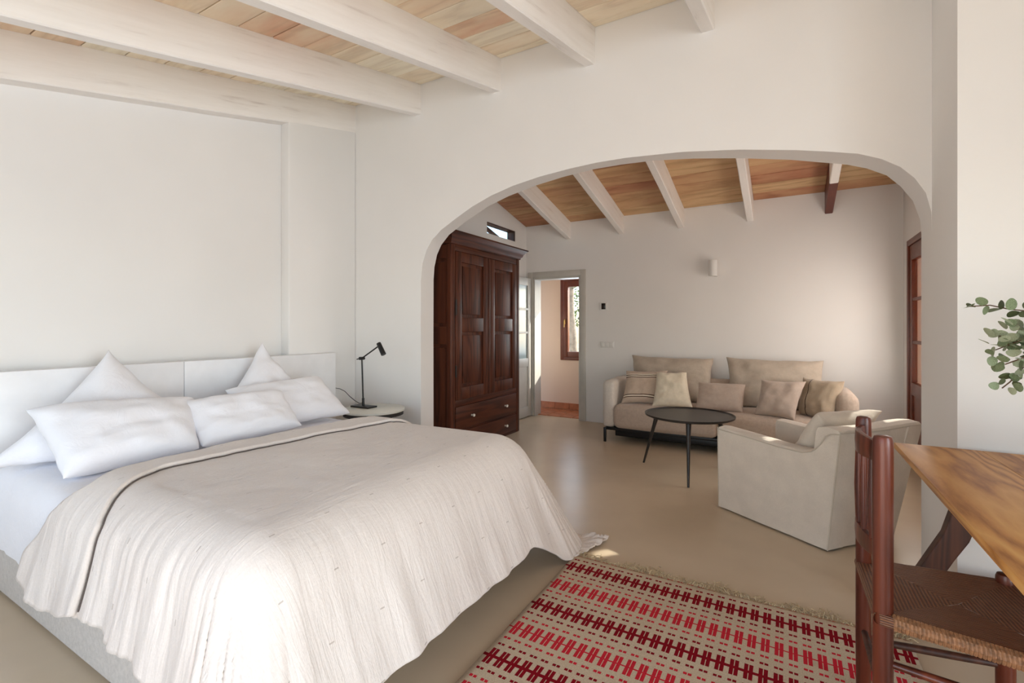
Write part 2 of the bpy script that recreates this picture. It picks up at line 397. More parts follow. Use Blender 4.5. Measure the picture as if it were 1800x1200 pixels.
# wall behind the camera with the terrace door opening
mb = MB()
mb.box((-4, -1.6, 0), (-3.25, -1.3, 2.9)); mb.box((-2.25, -1.6, 0), (-1.75, -1.3, 2.9)); mb.box((-3.25, -1.6, 0), (-2.25, -1.3, .8)); mb.box((-3.25, -1.6, 2.1), (-2.25, -1.3, 2.9)); mb.box((.65, -1.6, 0), (3.2, -1.3, 2.9)); mb.box((-1.75, -1.6, 2.2), (.65, -1.3, 2.9))
struct(mb.build('wall_front', 'plaster', smooth=False))
mb = MB(); mb.box((3.0, -1.3, 0), (3.2, -1.28, 3.7)); mb.box((3, .68, 0), (3.2, 3.3, 3.7)); mb.box((3, -1.28, 0), (3.2, .68, .25)); mb.box((3, -1.28, 2.25), (3.2, .68, 3.7))
struct(mb.build('wall_right', 'plaster', smooth=False))
# arch wall
AF = [(-2.847, 0), (-2.85, 1.2), (-2.847, 1.74), (-2.83, 1.88), (-2.785, 2.0), (-2.72, 2.085), (-2.622, 2.162), (-2.47, 2.24), (-2.29, 2.326), (-2.1, 2.392), (-1.905, 2.44), (-1.66, 2.477), (-1.415, 2.497), (-1.2, 2.506), (-.984, 2.503), (-.602, 2.475), (-.262, 2.427), (.044, 2.367), (.22, 2.325), (.34, 2.293), (.448, 2.243), (.53, 2.185), (.59, 2.115), (.635, 2.03), (.657, 1.93), (.66, 1.8), (.662, 1.2), (.662, 0)]
AB = [(-2.882, 0), (-2.884, 1.2), (-2.882, 1.76), (-2.872, 1.88), (-2.842, 1.99), (-2.79, 2.08), (-2.70, 2.165), (-2.52, 2.262), (-2.275, 2.372), (-2.06, 2.435), (-1.80, 2.487), (-1.56, 2.518), (-1.30, 2.538), (-1.08, 2.537), (-.84, 2.525), (-.57, 2.492), (-.28, 2.443), (.01, 2.382), (.19, 2.333), (.31, 2.300), (.405, 2.262), (.50, 2.205), (.565, 2.13), (.62, 2.04), (.652, 1.93), (.66, 1.8), (.663, 1.2), (.664, 0)]
def arch():
    mb = MB(); T = 3.6; bm = mb.bm
    NF = [bm.verts.new((x, YR, z)) for x, z in AF]; NB = [bm.verts.new((x, YB0, z)) for x, z in AB]
    top_f = [bm.verts.new((x, YR, T)) for x, z in AF[1:-1]]; top_b = [bm.verts.new((x, YB0, T)) for x, z in AB[1:-1]]
    def corner(x): return [bm.verts.new((x, y, z)) for y in (YR, YB0) for z in (0, T)]
    L = corner(-3.95); Rr = corner(3.2)
    n = len(NF)
    for i in range(n-1): bm.faces.new((NF[i], NF[i+1], NB[i+1], NB[i]))
    bm.faces.new((L[0], NF[0], NF[1], top_f[0], L[1])); bm.faces.new((L[2], L[3], top_b[0], NB[1], NB[0]))
    bm.faces.new((Rr[0], Rr[1], top_f[-1], NF[-2], NF[-1])); bm.faces.new((Rr[2], NB[-1], NB[-2], top_b[-1], Rr[3]))
    for i in range(1, n-2):
        bm.faces.new((NF[i], NF[i+1], top_f[i], top_f[i-1])); bm.faces.new((NB[i+1], NB[i], top_b[i-1], top_b[i]))
    bm.faces.new([L[1]] + top_f + [Rr[1], Rr[3]] + top_b[::-1] + [L[3]])
    bm.faces.new((L[0], L[1], L[3], L[2])); bm.faces.new((Rr[0], Rr[2], Rr[3], Rr[1]))
    return mb
wa = struct(arch().build('wall_middle', 'plaster', bevel=.012))
mb = MB(); mb.box((.6595, 2.86, 1.86), (3.05, 3.3, 3.6)); mb.box((.6595, 2.86, 0), (3.05, 3.53, 1.86))
struct(mb.build('pillar', 'plaster', smooth=False))
# sitting area shell
XL, YB, XR = -3.39, 6.3, 1.035
DX0, DX1, DZ = -3.277, -2.521, 2.045
mb = MB(); mb.box((XL-.3, YB, 0), (DX0, YB+.2, 2.95)); mb.box((DX1, YB, 0), (XR+.25, YB+.2, 2.95)); mb.box((DX0, YB, DZ), (DX1, YB+.2, 2.95))
struct(mb.build('wall_back', 'plaster_back', smooth=False))
VY0, VY1, VZ0, VZ1 = 5.22, 5.97, 2.54, 2.69
mb = MB(); mb.box((XL-.13, 3.52, 0), (XL, 6.3, VZ0)); mb.box((XL-.13, 3.52, VZ1), (XL, 6.3, 3.55)); mb.box((XL-.13, 3.52, VZ0), (XL, VY0, VZ1)); mb.box((XL-.13, VY1, VZ0), (XL, 6.3, VZ1))
struct(mb.build('wall_side', 'plaster_back', smooth=False))
RY0, RY1, RZ = 4.05, 6.09, 2.17
mb = MB(); mb.box((XR, 3.52, 0), (XR+.22, RY0, 3.55)); mb.box((XR, RY1, 0), (XR+.22, 6.3, 3.55)); mb.box((XR, RY0, RZ), (XR+.22, RY1, 3.55))
struct(mb.build('wall_garden', 'plaster_back', smooth=False))
# ceilings: slab, beams and boards
def slab(name, ya, yb, zfun, x0, x1):
    t0, t1 = .022, .25
    pts = []
    for y in (ya, yb):
        z = zfun(y)
        pts += [(x0, y, z+t0), (x1, y, z+t0), (x1, y, z+t1), (x0, y, z+t1)]
    mb = MB(); mb.poly(pts, [(0, 1, 2, 3), (7, 6, 5, 4), (0, 4, 5, 1), (1, 5, 6, 2), (2, 6, 7, 3), (3, 7, 4, 0)])
    return struct(mb.build(name, 'slab', smooth=False))
cf = slab('ceiling', -1.7, 3.32, zf, -4.1, 3.3)
cb = slab('ceiling', 3.5, 6.6, zb, -3.7, 1.4)
def beam(parent, xr, wd, ya, yb, zfun, h, mat='beam', name='beam', j=.004):
    xl = xr - wd; mb = MB(); rings = []
    n = 14
    for i in range(n+1):
        y = ya + (yb-ya)*i/n; z = zfun(y)
        w1 = (noise.noise((xr*3, y*1.7, 0)))*j; w2 = noise.noise((xr*3+9, y*1.7, 4))*j
        c = .007
        rings.append([(xl+w1, y, z+.02), (xl+w1, y, z-h+c+w2), (xl+w1+c, y, z-h+w2), (xr+w1-c, y, z-h+w2), (xr+w1, y, z-h+c+w2), (xr+w1, y, z+.02)])
    mb.loft(rings); lay = mb.bm.verts.layers.float_vector.new('cloth')
    for v in mb.bm.verts: v[lay] = (v.co.x+xr*3, v.co.y, v.co.z-zfun(v.co.y))
    return mb.build(name, mat, parent)
FB = [-3.68, -2.846, -2.01, -1.21, -.407, .40, 1.2, 2.0, 2.8]
for i, x in enumerate(FB): beam(cf, x, .115 if i == 0 else .082, -1.3, 3.32, zf, .262)
BB = [-2.675, -1.902, -1.13, -.348]
for x in BB: beam(cb, x, .075, 3.5, 6.32, zb, .238)
bx = beam(cb, .427, .075, 3.5, 5.62, zb, .238); beam(cb, .427, .075, 5.62, 6.32, zb, .238, 'beam_brown', j=0)
def boards(parent, xs, y0, y1, step, zfun, mat, slope_sign, yoff):
    cache = {}
    for gi, (xa, xb) in enumerate(xs):
        wd = xb - xa
        key = round(wd, 3)
        y = y0 + yoff[gi % len(yoff)]
        while y < y1 - .02:
            ye = min(y + step, y1)
            k2 = (key, round(ye-y, 3))
            if k2 not in cache:
                d = ye - y; g = .0035
                mb = MB(); mb.box((0, g, 0), (wd, d-g, .02), .003, 1)
                sl = zfun(y+1) - zfun(y)
                for v in mb.bm.verts: v.co.z += v.co.y*sl
                o = mb.build('plank', mat, parent, smooth=False); cache[k2] = o.data
            else:
                o = bpy.data.objects.new('plank', cache[k2]); COL.objects.link(o); o.parent = parent
            o.location = (xa, y, zfun(y) + rnd.uniform(0, .003))
            y = ye
gaps = [(-3.68, -2.925), (-2.846, -2.09), (-2.01, -1.29), (-1.21, -.488), (-.407, .32), (.40, 1.12)]
boards(cf, gaps, .30, 3.30, .222, zf, 'plank', 1, [0, .02, .03, .01])
gb = [(XL, -2.75), (-2.675, -1.977), (-1.902, -1.205), (-1.13, -.423), (-.348, .352), (.427, XR)]
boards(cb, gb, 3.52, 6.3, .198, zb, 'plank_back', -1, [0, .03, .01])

# ------------------------------------------------------------------ hall beyond the door
HY = 7.02
o = struct(MB().box((-4.4, 6.5, -.05), (-1.2, HY, .0)).build('floor_hall', 'slab', smooth=False))
tile = None
for i in range(11):
    for j in range(3):
        x = -3.9 + i*.2; y = 6.40 + j*.2
        if tile is None:
            mb = MB(); mb.box((.003, .003, 0), (.197, .197, .014), .003, 1); to = mb.build('tile', 'terracotta', o, smooth=False); tile = to.data
        else:
            to = bpy.data.objects.new('tile', tile); COL.objects.link(to); to.parent = o
        to.location = (x, y, -.006)
WX0, WX1, WZ0, WZ1 = -3.15, -2.35, .79, 2.085
mb = MB(); mb.box((-4.4, HY, 0), (WX0, HY+.25, 2.7)); mb.box((WX1, HY, 0), (-1.2, HY+.25, 2.7)); mb.box((WX0, HY, 0), (WX1, HY+.25, WZ0)); mb.box((WX0, HY, WZ1), (WX1, HY+.25, 2.7))
wh = struct(mb.build('wall_hall', 'peach', smooth=False))
mb = MB(); mb.box((-4.4, 6.5, 0), (-4.3, HY, 2.7)); mb.box((-1.3, 6.5, 0), (-1.2, HY, 2.7)); struct(mb.build('wall_hall_end', 'peach', smooth=False))
struct(MB().box((-4.4, 6.4, 2.45), (-1.2, HY+.2, 2.6)).build('ceiling_hall', 'peach', smooth=False))
tb = MB(); 
sk = bpy.data.objects.new('baseboard_hall', None); COL.objects.link(sk); sk['kind'] = 'structure'
skm = None
for i in range(9):
    if skm is None:
        mb = MB(); mb.box((.002, -.012, 0), (.248, 0, .10), .002, 1); to = mb.build('tile', 'terracotta', sk, smooth=False); skm = to.data
    else:
        to = bpy.data.objects.new('tile', skm); COL.objects.link(to); to.parent = sk
    to.location = (-4.0 + i*.25, HY, .008)
# hall window
def framebox(mb, x0, x1, z0, z1, wd, ya, yb, bev=.006):
    mb.box((x0, ya, z0), (x0+wd, yb, z1), bev); mb.box((x1-wd, ya, z0), (x1, yb, z1), bev)
    mb.box((x0+wd-.004, ya, z0), (x1-wd+.004, yb, z0+wd), bev); mb.box((x0+wd-.004, ya, z1-wd), (x1-wd+.004, yb, z1), bev)
mb = MB(); framebox(mb, WX0, WX1, WZ0, WZ1, .055, HY-.02, HY+.06)
wn = struct(mb.build('window_1', 'frame_brown'))
mb = MB(); framebox(mb, WX0+.05, WX1-.05, WZ0+.05, WZ1-.05, .085, HY-.035, HY+.04); mb.build('sash', 'frame_brown', wn)
MB().box((WX0+.12, HY, WZ0+.12), (WX1-.12, HY+.008, WZ1-.12)).build('pane', 'glass', wn, smooth=False)
hx = WX0+.09
mb = MB(); mb.box((hx-.012, HY-.05, 1.36), (hx+.012, HY-.034, 1.44), .004); mb.tube([(hx, HY-.05, 1.42), (hx, HY-.075, 1.42), (hx, HY-.078, 1.40), (hx, HY-.078, 1.31)], .008, 8)
mb.build('handle', 'bronze', wn)
# door opening: casing and the grey glazed leaf standing open
mb = MB(); CW = .078
mb.box((DX0-CW, YB-.02, 0), (DX0+.005, YB+.005, DZ+CW), .004); mb.box((DX1-.005, YB-.02, 0), (DX1+CW, YB+.005, DZ+CW), .004); mb.box((DX0+.001, YB-.02, DZ-.005), (DX1-.001, YB+.005, DZ+CW), .004)
struct(mb.build('trim_1', 'grey_paint'))
mb = MB(); mb.box((DX0, YB+.0, 0), (DX0+.03, YB+.2, DZ)); mb.box((DX1-.03, YB, 0), (DX1, YB+.2, DZ)); mb.box((DX0+.03, YB, DZ-.03), (DX1-.03, YB+.2, DZ)); struct(mb.build('trim_2', 'grey_paint', smooth=False))
lx0, lx1 = DX0-.055, DX0-.015; ly0, ly1 = YB-.76, YB-.025
dl = thing('door_leaf', 'pale grey glazed door leaf standing open beside the wardrobe', 'door', (lx0+.02, ly1, .01))
del dl['category'], dl['label']; dl.name = 'door_1'; dl['kind'] = 'structure'
mb = MB()
st = .105
mb.box((lx0, ly0, .01), (lx1, ly0+st, 2.03), .004); mb.box((lx0, ly1-st, .01), (lx1, ly1, 2.03), .004)
for za, zb_ in ((.01, .16), (.74, .86), (1.22, 1.25), (1.56, 1.59), (1.92, 2.03)):
    mb.box((lx0, ly0+st-.002, za), (lx1, ly1-st+.002, zb_), .004)
mb.build('leaf_frame', 'grey_paint', dl)
MB().box((lx0+.012, ly0+st-.005, .15), (lx1-.012, ly1-st+.005, .75)).build('panel', 'grey_paint', dl, smooth=False)
for za, zb_ in ((.86, 1.22), (1.25, 1.56), (1.59, 1.92)):
    MB().box((lx0+.016, ly0+st-.003, za-.003), (lx0+.022, ly1-st+.003, zb_+.003)).build('pane', 'door_glass', dl, smooth=False)

# slot window high on the side wall
mb = MB()
mb.box((XL-.12, VY0, VZ1-.012), (XL-.01, VY1, VZ1), 0); mb.box((XL-.12, VY1-.03, VZ0), (XL-.01, VY1, VZ1-.012)); 
wv = struct(mb.build('window_2', 'oak', smooth=False))
MB().box((XL-.10, VY0, VZ0), (XL-.095, VY1-.03, VZ1-.012)).build('pane', 'glass', wv, smooth=False)
mb = MB(); mb.tube([(XL-.20, VY0+.0, VZ1+.06), (XL-.20, VY1-.1, VZ0+.03)], .03, 8); mb.build('bar', 'oak', wv)

# garden door on the right
gd = bpy.data.objects.new('door_2', None); COL.objects.link(gd); gd['kind'] = 'structure'; gd['_w'] = [0, 0, 0]
fx0, fx1 = XR-.012, XR+.06
mb = MB(); fw = .06
mb.box((fx0, RY0, 0), (fx1, RY0+fw, RZ), .005); mb.box((fx0, RY1-fw, 0), (fx1, RY1, RZ), .005); mb.box((fx0, RY0+fw-.003, RZ-fw), (fx1, RY1-fw+.003, RZ), .005)
mb.build('frame', 'frame_brown', gd)
ym = (RY0+RY1)/2
for ya, yb in ((ym+.003, RY1-fw), (RY0+fw, ym-.003)):
    mb = MB(); st = .085; x0, x1 = XR+.002, XR+.048
    mb.box((x0, ya, .01), (x1, ya+st, RZ-fw), .005); mb.box((x0, yb-st, .01), (x1, yb, RZ-fw), .005)
    for za, zb_ in ((.01, .16), (.66, .78), (1.155, 1.185), (1.57, 1.60), (1.965, RZ-fw)): mb.box((x0+(.0 if zb_-za > .05 else .008), ya+st-.002, za), (x1, yb-st+.002, zb_), .004)
    lf = mb.build('door_leaf', 'frame_brown', gd)
    MB().box((x0+.015, ya+st-.004, .15), (x1-.012, yb-st+.004, .67)).build('panel', 'frame_brown', lf, smooth=False)
    for za, zb_ in ((.78, 1.155), (1.185, 1.57), (1.60, 1.965)):
        MB().box((x0+.02, ya+st-.003, za-.003), (x0+.026, yb-st+.003, zb_+.003)).build('pane', 'glass', lf, smooth=False)
# striped curtain hung outside the garden door; unseen part widened, with holes shaping the sun patches
def curtain(y0, y1, z0, z1, x, keep, label):
    mb = MB(); bm = mb.bm; ny = int((y1-y0)/.0125); nz = 72; g = {}
    Y = lambda i: y0+(y1-y0)*i/ny
    Z = lambda k: z0+(z1-z0)*k/nz
    def vert(i, k):
        if (i, k) not in g: g[i, k] = bm.verts.new((x + .022*math.sin(2*math.pi*Y(i)/.11) + .004*math.sin(k*.2+i*.4), Y(i), Z(k)))
        return g[i, k]
    for i in range(ny):
        for k in range(nz):
            if keep((Y(i)+Y(i+1))/2, (Z(k)+Z(k+1))/2): bm.faces.new((vert(i, k), vert(i+1, k), vert(i+1, k+1), vert(i, k+1)))
    o = mb.build('curtain', 'curtain'); s = o.modifiers.new('solid', 'SOLIDIFY'); s.thickness = .003
    origin(o, (x, (y0+y1)/2, z0)); tag(o, label, 'curtain'); return o
curtain(3.9, 6.9, .05, 2.22, 1.36, lambda y, z: not ((4.58 < y < 5.15 and z < (1.52 if 4.62 < y < 4.92 else 1.235)) or (5.145 < y < 5.27 and 1.64 < z < 1.80)), 'striped cream and rust curtain hanging outside the brown garden door')

# ------------------------------------------------------------------ bed
bed = thing('bed', 'wide bed with pale grey linen base and panelled white headboard', 'bed', (-2.5, 1.67, 0))
MB().box((-3.60, .775, .012), (-1.46, 2.56, .36), .02, 3).build('bed_base', 'linen_base', bed)
MB().box((-3.56, .79, .36), (-1.47, 2.545, .40), .015, 2).build('mattress', 'cotton', bed)
for a, b in ((.45, 1.7235), (1.7265, 3.0)):
    MB().box((-3.675, a, .02), (-3.605, b, 1.08), .006, 2).build('headboard_panel', 'white_wood', bed)
MB().box((-3.67, .60, .02), (-3.62, 2.9, .9)).build('headboard_back', 'white_wood', bed, smooth=False)
# fitted sheet wrapped over the mattress
def sheet():
    mb = MB(); bm = mb.bm
    x0, x1, y0, y1, zt = -3.595, -1.46, .765, 2.57, .615
    rings = []; N = 120
    def outline(inset):
        pts = []; r = .12; ax, bx_, ay, by = x0+inset, x1-inset, y0+inset, y1-inset
        cs = [(bx_-r, by-r, 0), (ax+r, by-r, 90), (ax+r, ay+r, 180), (bx_-r, ay+r, 270)]
        for cx, cy, a0 in cs:
            for k in range(9): a = R(a0+k*90/8); pts.append((cx+r*math.cos(a), cy+r*math.sin(a)))
        out = []
        for i in range(len(pts)):
            p, q = pts[i], pts[(i+1) % len(pts)]; L = math.dist(p, q); n = max(1, int(L/.06))
            for k in range(n): out.append((p[0]+(q[0]-p[0])*k/n, p[1]+(q[1]-p[1])*k/n))
        return out
    base = outline(0)
    prof = [(0, .235), (-.004, .27), (0, .33), (.002, .42), (0, .50), (.01, .55), (.03, .59), (.06, .608), (.11, .616)]
    ctr = Vector(((x0+x1)/2, (y0+y1)/2, 0)); prev = None
    for ins, z in prof:
        ring = []
        for (px, py) in base:
            sx = (px-ctr.x)/(x1-x0)*2; sy = (py-ctr.y)/(y1-y0)*2
            wv = .010*noise.noise((px*5, py*5, z*2.5)) + (.012*noise.noise((px*14, py*14, z)) if z < .3 else 0)
            fx = 1 - (ins-wv)*2/(x1-x0); fy = 1-(ins-wv)*2/(y1-y0)
            ring.append(bm.verts.new((ctr.x+(px-ctr.x)*fx, ctr.y+(py-ctr.y)*fy, z + (.008*noise.noise((px*6, py*6, 1)) if z < .3 else 0))))
        if prev:
            for k in range(len(ring)): k2 = (k+1) % len(ring); bm.faces.new((prev[k], prev[k2], ring[k2], ring[k]))
        prev = ring
    for f in (.85, .6, .3):
        ring = [bm.verts.new((ctr.x+(v.co.x-ctr.x)*f, ctr.y+(v.co.y-ctr.y)*f, .618+.006*noise.noise((v.co.x*4*f, v.co.y*4*f, 3)))) for v in prev]
        for k in range(len(ring)): k2 = (k+1) % len(ring); bm.faces.new((prev[k], prev[k2], ring[k2], ring[k]))
        prev = ring
    bm.faces.new(prev); return mb
o = sheet().build('bed_sheet', 'cotton'); origin(o, (-2.5, 1.67, .36)); tag(o, 'smooth white sheet tucked over the mattress, showing beside the oatmeal bedspread', 'sheet')

# bedspread draped over the foot and both sides
XE, YN, YF, ZT = -1.52, .955, 2.39, .668
def drape(a, b, lift=0.0):
    """flat cloth coordinate (a along the bed, b across) -> point on the draped cloth"""
    ex = max(0, a-XE); ey = (YN-b) if b < YN else max(0, b-YF); sy = -1 if b < YN else 1
    cx, cy = min(a, XE), min(max(b, YN), YF)
    e = math.hypot(ex, ey)
    if e < 1e-6:
        z = ZT + .010*math.sin(a*2.1+1)*math.sin(b*2.3) + .007*noise.noise((a*3.5, b*3.5, 0)) + .004*noise.noise((a*11, b*11, 2))
        return Vector((cx, cy, z+lift))
    wx = ex/e; wy = ey/e
    Rr = .25*wx*wx + .19*wy*wy
    corner = 4*wx*wx*wy*wy
    far = 1 if sy > 0 else 0
    th = R(66)*wx*wx + R(79)*wy*wy - R(5 + 9*far)*corner
    arc = Rr*th
    if e < arc:
        q = e/Rr; out, down = Rr*math.sin(q), Rr*(1-math.cos(q)); q_ = q
    else:
        out = Rr*math.sin(th)+(e-arc)*math.cos(th); down = Rr*(1-math.cos(th))+(e-arc)*math.sin(th); q_ = th
    z = ZT + .010*math.sin(cx*2.1+1)*math.sin(cy*2.3)*(1-min(1, e/.2)) - down
    g = smooth(.12, .62, e)
    # hanging folds, running down the drop
    s = cy*wx*wx + cx*wy*wy + math.atan2(ey, ex)*.10
    big = math.sin(s*15+2.2*noise.noise((s*2, 0, 0))+1.2)*.5+.5*math.sin(s*31+3*noise.noise((s*3, 5, 0)))
    fold = g*(.017*wy*wy*(1-far*.5)+.006*wx*wx)*(1-.8*corner)*big + .012*g*noise.noise((s*9, e*2, 3)) + (.003+.006*wy*wy)*(1-.6*corner)*smooth(.02, .25, e)*noise.noise((s*30, e*2.2, 7))
    # broad swell at the near foot corner
    fold += (1-far)*corner*.03*g*math.sin(math.atan2(ey, ex)*5+.4)
    out += fold
    p = Vector((cx + wx*out, cy + sy*wy*out, z))
    if p.z < .012:                                      # cloth that reaches the floor lies on it
        over = .012-p.z; p.z = .012 + .05*abs(noise.noise((s*9, e*7, 1)))*min(1, over*12)
        p.x += wx*over*.55; p.y += sy*wy*over*.55
    n = Vector((wx*math.sin(q_), sy*wy*math.sin(q_), math.cos(q_)))
    return p + n*lift
HEAD = [(.30, -2.80), (.55, -2.76), (.72, -2.62), (.85, -2.50), (.95, -2.52), (1.3, -2.585), (1.8, -2.615), (2.3, -2.59), (2.6, -2.44), (2.95, -2.40)]
FOLD_EDGE = [(.30, -2.235), (.55, -2.21), (.75, -2.21), (.88, -2.30), (1.05, -2.41), (1.3, -2.435), (1.68, -2.435), (2.2, -2.38), (2.6, -2.24), (2.95, -2.2)]
def cloth_grid(name, mat, a0f, a1f, b0f, b1, na, nb, lift, thick, parent=None, sidefn=None):
    bm = bmesh.new(); uv = []
    vs = []
    for i in range(na+1):
        row = []
        for j in range(nb+1):
            b0 = b0f(i/na) if callable(b0f) else b0f
            b = b0 + (b1-b0)*j/nb
            a0, a1 = a0f(b), a1f(b); a = a0 + (a1-a0)*i/na
            row.append(bm.verts.new(drape(a, b, lift))); 
            ey = max(0, YN-b, b-YF); ex = max(0, a-XE)
            k_ = smooth(0, .4, math.hypot(ex, ey)); uv.append((a, b, 0, .15+((ex*ex/(ex*ex+ey*ey) if ex+ey > 1e-5 else .15)-.15)*k_))
        vs.append(row)
    for i in range(na):
        for j in range(nb): bm.faces.new((vs[i][j], vs[i+1][j], vs[i+1][j+1], vs[i][j+1]))
    me = bpy.data.meshes.new(name); bm.to_mesh(me); bm.free()
    at = me.attributes.new('cloth', 'FLOAT_VECTOR', 'POINT'); at.data.foreach_set('vector', [c for u in uv for c in u[:3]])
    at = me.attributes.new('side', 'FLOAT', 'POINT'); at.data.foreach_set('value', [u[3] for u in uv])
    if parent is not None and parent.get('_w') is not None: me.transform(Matrix.Translation(-Vector(parent['_w'])))
    me.shade_smooth(); me.materials.append(M[mat])
    o = bpy.data.objects.new(name, me); COL.objects.link(o); o.parent = parent
    s = o.modifiers.new('solid', 'SOLIDIFY'); s.thickness = thick; s.offset = 1
    return o
spread = thing('bedspread', 'crinkled oatmeal gauze bedspread with turned-down top draped over the bed', 'bedspread', (-2.0, 1.67, ZT))
foot = lambda b: XE + .672 + .012*noise.noise((b*4, 0, 9)) - .012*math.exp(-((b-2.17)/.06)**2) + .16*smooth(2.18, 2.52, b)
def near(t): return YN - .52 + .012*math.sin(t*22) - .12*smooth(.22, .6, t)
cloth_grid('coverlet', 'gauze', lambda b: lerp(FOLD_EDGE, b)-.04, foot, near, YF+.66, 190, 210, 0, .010, spread)
cloth_grid('turned_down_edge', 'gauze', lambda b: lerp(HEAD, b), lambda b: lerp(FOLD_EDGE, b)-.004, lambda t: YN-.50-.06*math.sin(t*3.1)*1.0, YF+.58, 30, 200, .012, .020, spread)
pp = []
for k in range(120):
    b = YN-.49 + (YF+.57-(YN-.49))*k/119; pp.append(drape(lerp(FOLD_EDGE, b)+.003, b, .013))
MB().tube(pp, .0028, 6).build('edge_shade', 'edge_shade', spread)  # dark tube drawn as the shadow gap under the folded band

# ------------------------------------------------------------------ pillows and cushions
def pillow(name, mat, TL, TR, BL, BR, thick, label, cat='pillow', group=None, n=28, pinch=.05, wr=.012, seed=0, sag=0, edge_shade=None, flange=0):
    TL, TR, BL, BR = map(Vector, (TL, TR, BL, BR)); c = (TL+TR+BL+BR)/4
    bm = bmesh.new(); attr = []
    def base(u, v):     # u,v in -1..1
        pu = u*(1-pinch*(1-v*v)); pv = v*(1-pinch*(1-u*u))
        s, t = (pu+1)/2, (pv+1)/2
        return (BL*(1-s)+BR*s)*(1-t) + (TL*(1-s)+TR*s)*t
    nrm = ((BR-BL).cross(TL-BL)).normalized()
    sides = []
    for sg in (1, -1):
        g = []
        for i in range(n+1):
            row = []
            for j in range(n+1):
                u = math.sin((i/n*2-1)*math.pi/2*.98)/math.sin(math.pi/2*.98); v = math.sin((j/n*2-1)*math.pi/2*.98)/math.sin(math.pi/2*.98)
                p = base(u, v); e = 1e-3
                nn = (base(u+e, v)-base(u-e, v)).cross(base(u, v+e)-base(u, v-e)); nn = nn.normalized() if nn.length > 0 else nrm
                h = (max(0, 1-u**4)*max(0, 1-v**4))**.5
                h *= (1 - .12*(u*u+v*v)/2)
                w_ = (noise.noise((u*2.2+seed, v*2.2, seed))*wr*h + noise.noise((u*5+seed, v*5+seed, 2))*wr*.5*h)
                edge = (1-min(1, h*1.6))
                w_ += edge*.35*wr*math.sin(9*(u+v*1.3)+seed)
                p = p + nn*(sg*(thick/2*h) + w_) + Vector((0, 0, -sag*h*max(0, v)))
                row.append(bm.verts.new(p)); attr.append(((u+1)/2, (v+1)/2, 0))
            g.append(row)
        for i in range(n):
            for j in range(n):
                f = (g[i][j], g[i+1][j], g[i+1][j+1], g[i][j+1]); bm.faces.new(f if sg > 0 else f[::-1])
    bm.verts.index_update()
    at_layer = bm.verts.layers.float_vector.new('cloth')
    for v_, a_ in zip(bm.verts, attr): v_[at_layer] = a_
    bmesh.ops.remove_doubles(bm, verts=bm.verts, dist=2e-4)
    bmesh.ops.recalc_face_normals(bm, faces=bm.faces)
    for v_ in bm.verts: v_.co -= c
    me = bpy.data.meshes.new(name); bm.to_mesh(me); bm.free(); me.shade_smooth(); me.materials.append(M[mat])
    o = bpy.data.objects.new(name, me); COL.objects.link(o); o.location = c
    if label: tag(o, label, cat, group)
    return o
def pillow_at(*a, **k): return pillow(*a, **k)
PG = 'white pillows at the head of the bed'
# two square pillows leaning back with a corner up
pillow('pillow', 'cotton', (-3.47, 1.255, 1.185), (-3.36, 1.66, .68), (-3.30, .70, .63), (-3.02, 1.15, .68), .20, 'white square pillow with a corner up, behind the large front pillow', group=PG, seed=1, pinch=.10, wr=.03)
pillow('pillow', 'cotton', (-3.50, 2.215, 1.195), (-3.36, 2.50, .72), (-3.33, 1.78, .72), (-3.05, 2.1, .70), .19, 'white square pillow with a corner up, standing tallest against the headboard near the lamp', group=PG, seed=5, pinch=.10, wr=.03)
# lying forward
pillow('pillow', 'cotton', (-3.17, .82, .925), (-3.12, 1.545, .885), (-2.80, .845, .640), (-2.80, 1.415, .655), .20, 'large white rectangular pillow in front, nearest the sheet edge', group=PG, seed=2, pinch=.045, wr=.02)
pillow('pillow', 'cotton', (-3.24, 1.80, .90), (-3.16, 2.46, .94), (-2.99, 1.80, .66), (-2.93, 2.57, .65), .17, 'white rectangular pillow at the far end, half hidden behind another pillow', group=PG, seed=3, pinch=.04, wr=.02)
pillow('pillow', 'cotton', (-3.08, 1.425, .875), (-3.02, 2.05, .885), (-2.80, 1.43, .655), (-2.80, 2.05, .66), .17, 'smaller white pillow in front, overlapping the pillow at the far end', group=PG, seed=4, pinch=.035, wr=.02)

# ------------------------------------------------------------------ bedside table and lamp
ns = thing('bedside_table', 'round pale-topped bedside table behind the bed, under the black lamp', 'side table', (-3.075, 2.955, 0))
MB().lathe([(0, .592), (.24, .592), (.262, .604), (.262, .617), (.256, .622), (0, .622)], (-3.075, 2.955, 0), 48).build('tabletop', 'stone_top', ns)
MB().lathe([(.235, .57), (.25, .57), (.25, .593), (.235, .593), (.235, .57)], (-3.075, 2.955, 0), 40).build('rim', 'iron', ns)
for k in range(3):
    a = R(90+120*k); c_, s_ = math.cos(a), math.sin(a)
    MB().tube([(-3.075+.2*c_, 2.955+.2*s_, .585), (-3.075+.22*c_, 2.955+.22*s_, 0)], .012, 8).build('leg', 'iron', ns)
lp = thing('desk_lamp', 'slim black jointed lamp on the bedside table', 'lamp', (-3.19, 2.95, .622))
MB().box((-3.295, 2.895, .622), (-3.085, 3.005, .636), .003).build('lamp_base', 'black_metal', lp)
mb = MB(); mb.tube([(-3.195, 2.95, .632), (-3.197, 2.95, .70)], .011, 10); mb.tube([(-3.197, 2.95, .68), (-3.213, 2.95, 1.045)], .0068, 10); mb.build('pole', 'black_metal', lp)
mb = MB(); mb.tube([(-3.213, 2.925, 1.045), (-3.213, 2.975, 1.045)], .014, 12); mb.tube([(-3.275, 2.95, 1.035), (-3.213, 2.95, 1.045)], .005, 8); mb.build('joint', 'black_metal', lp)
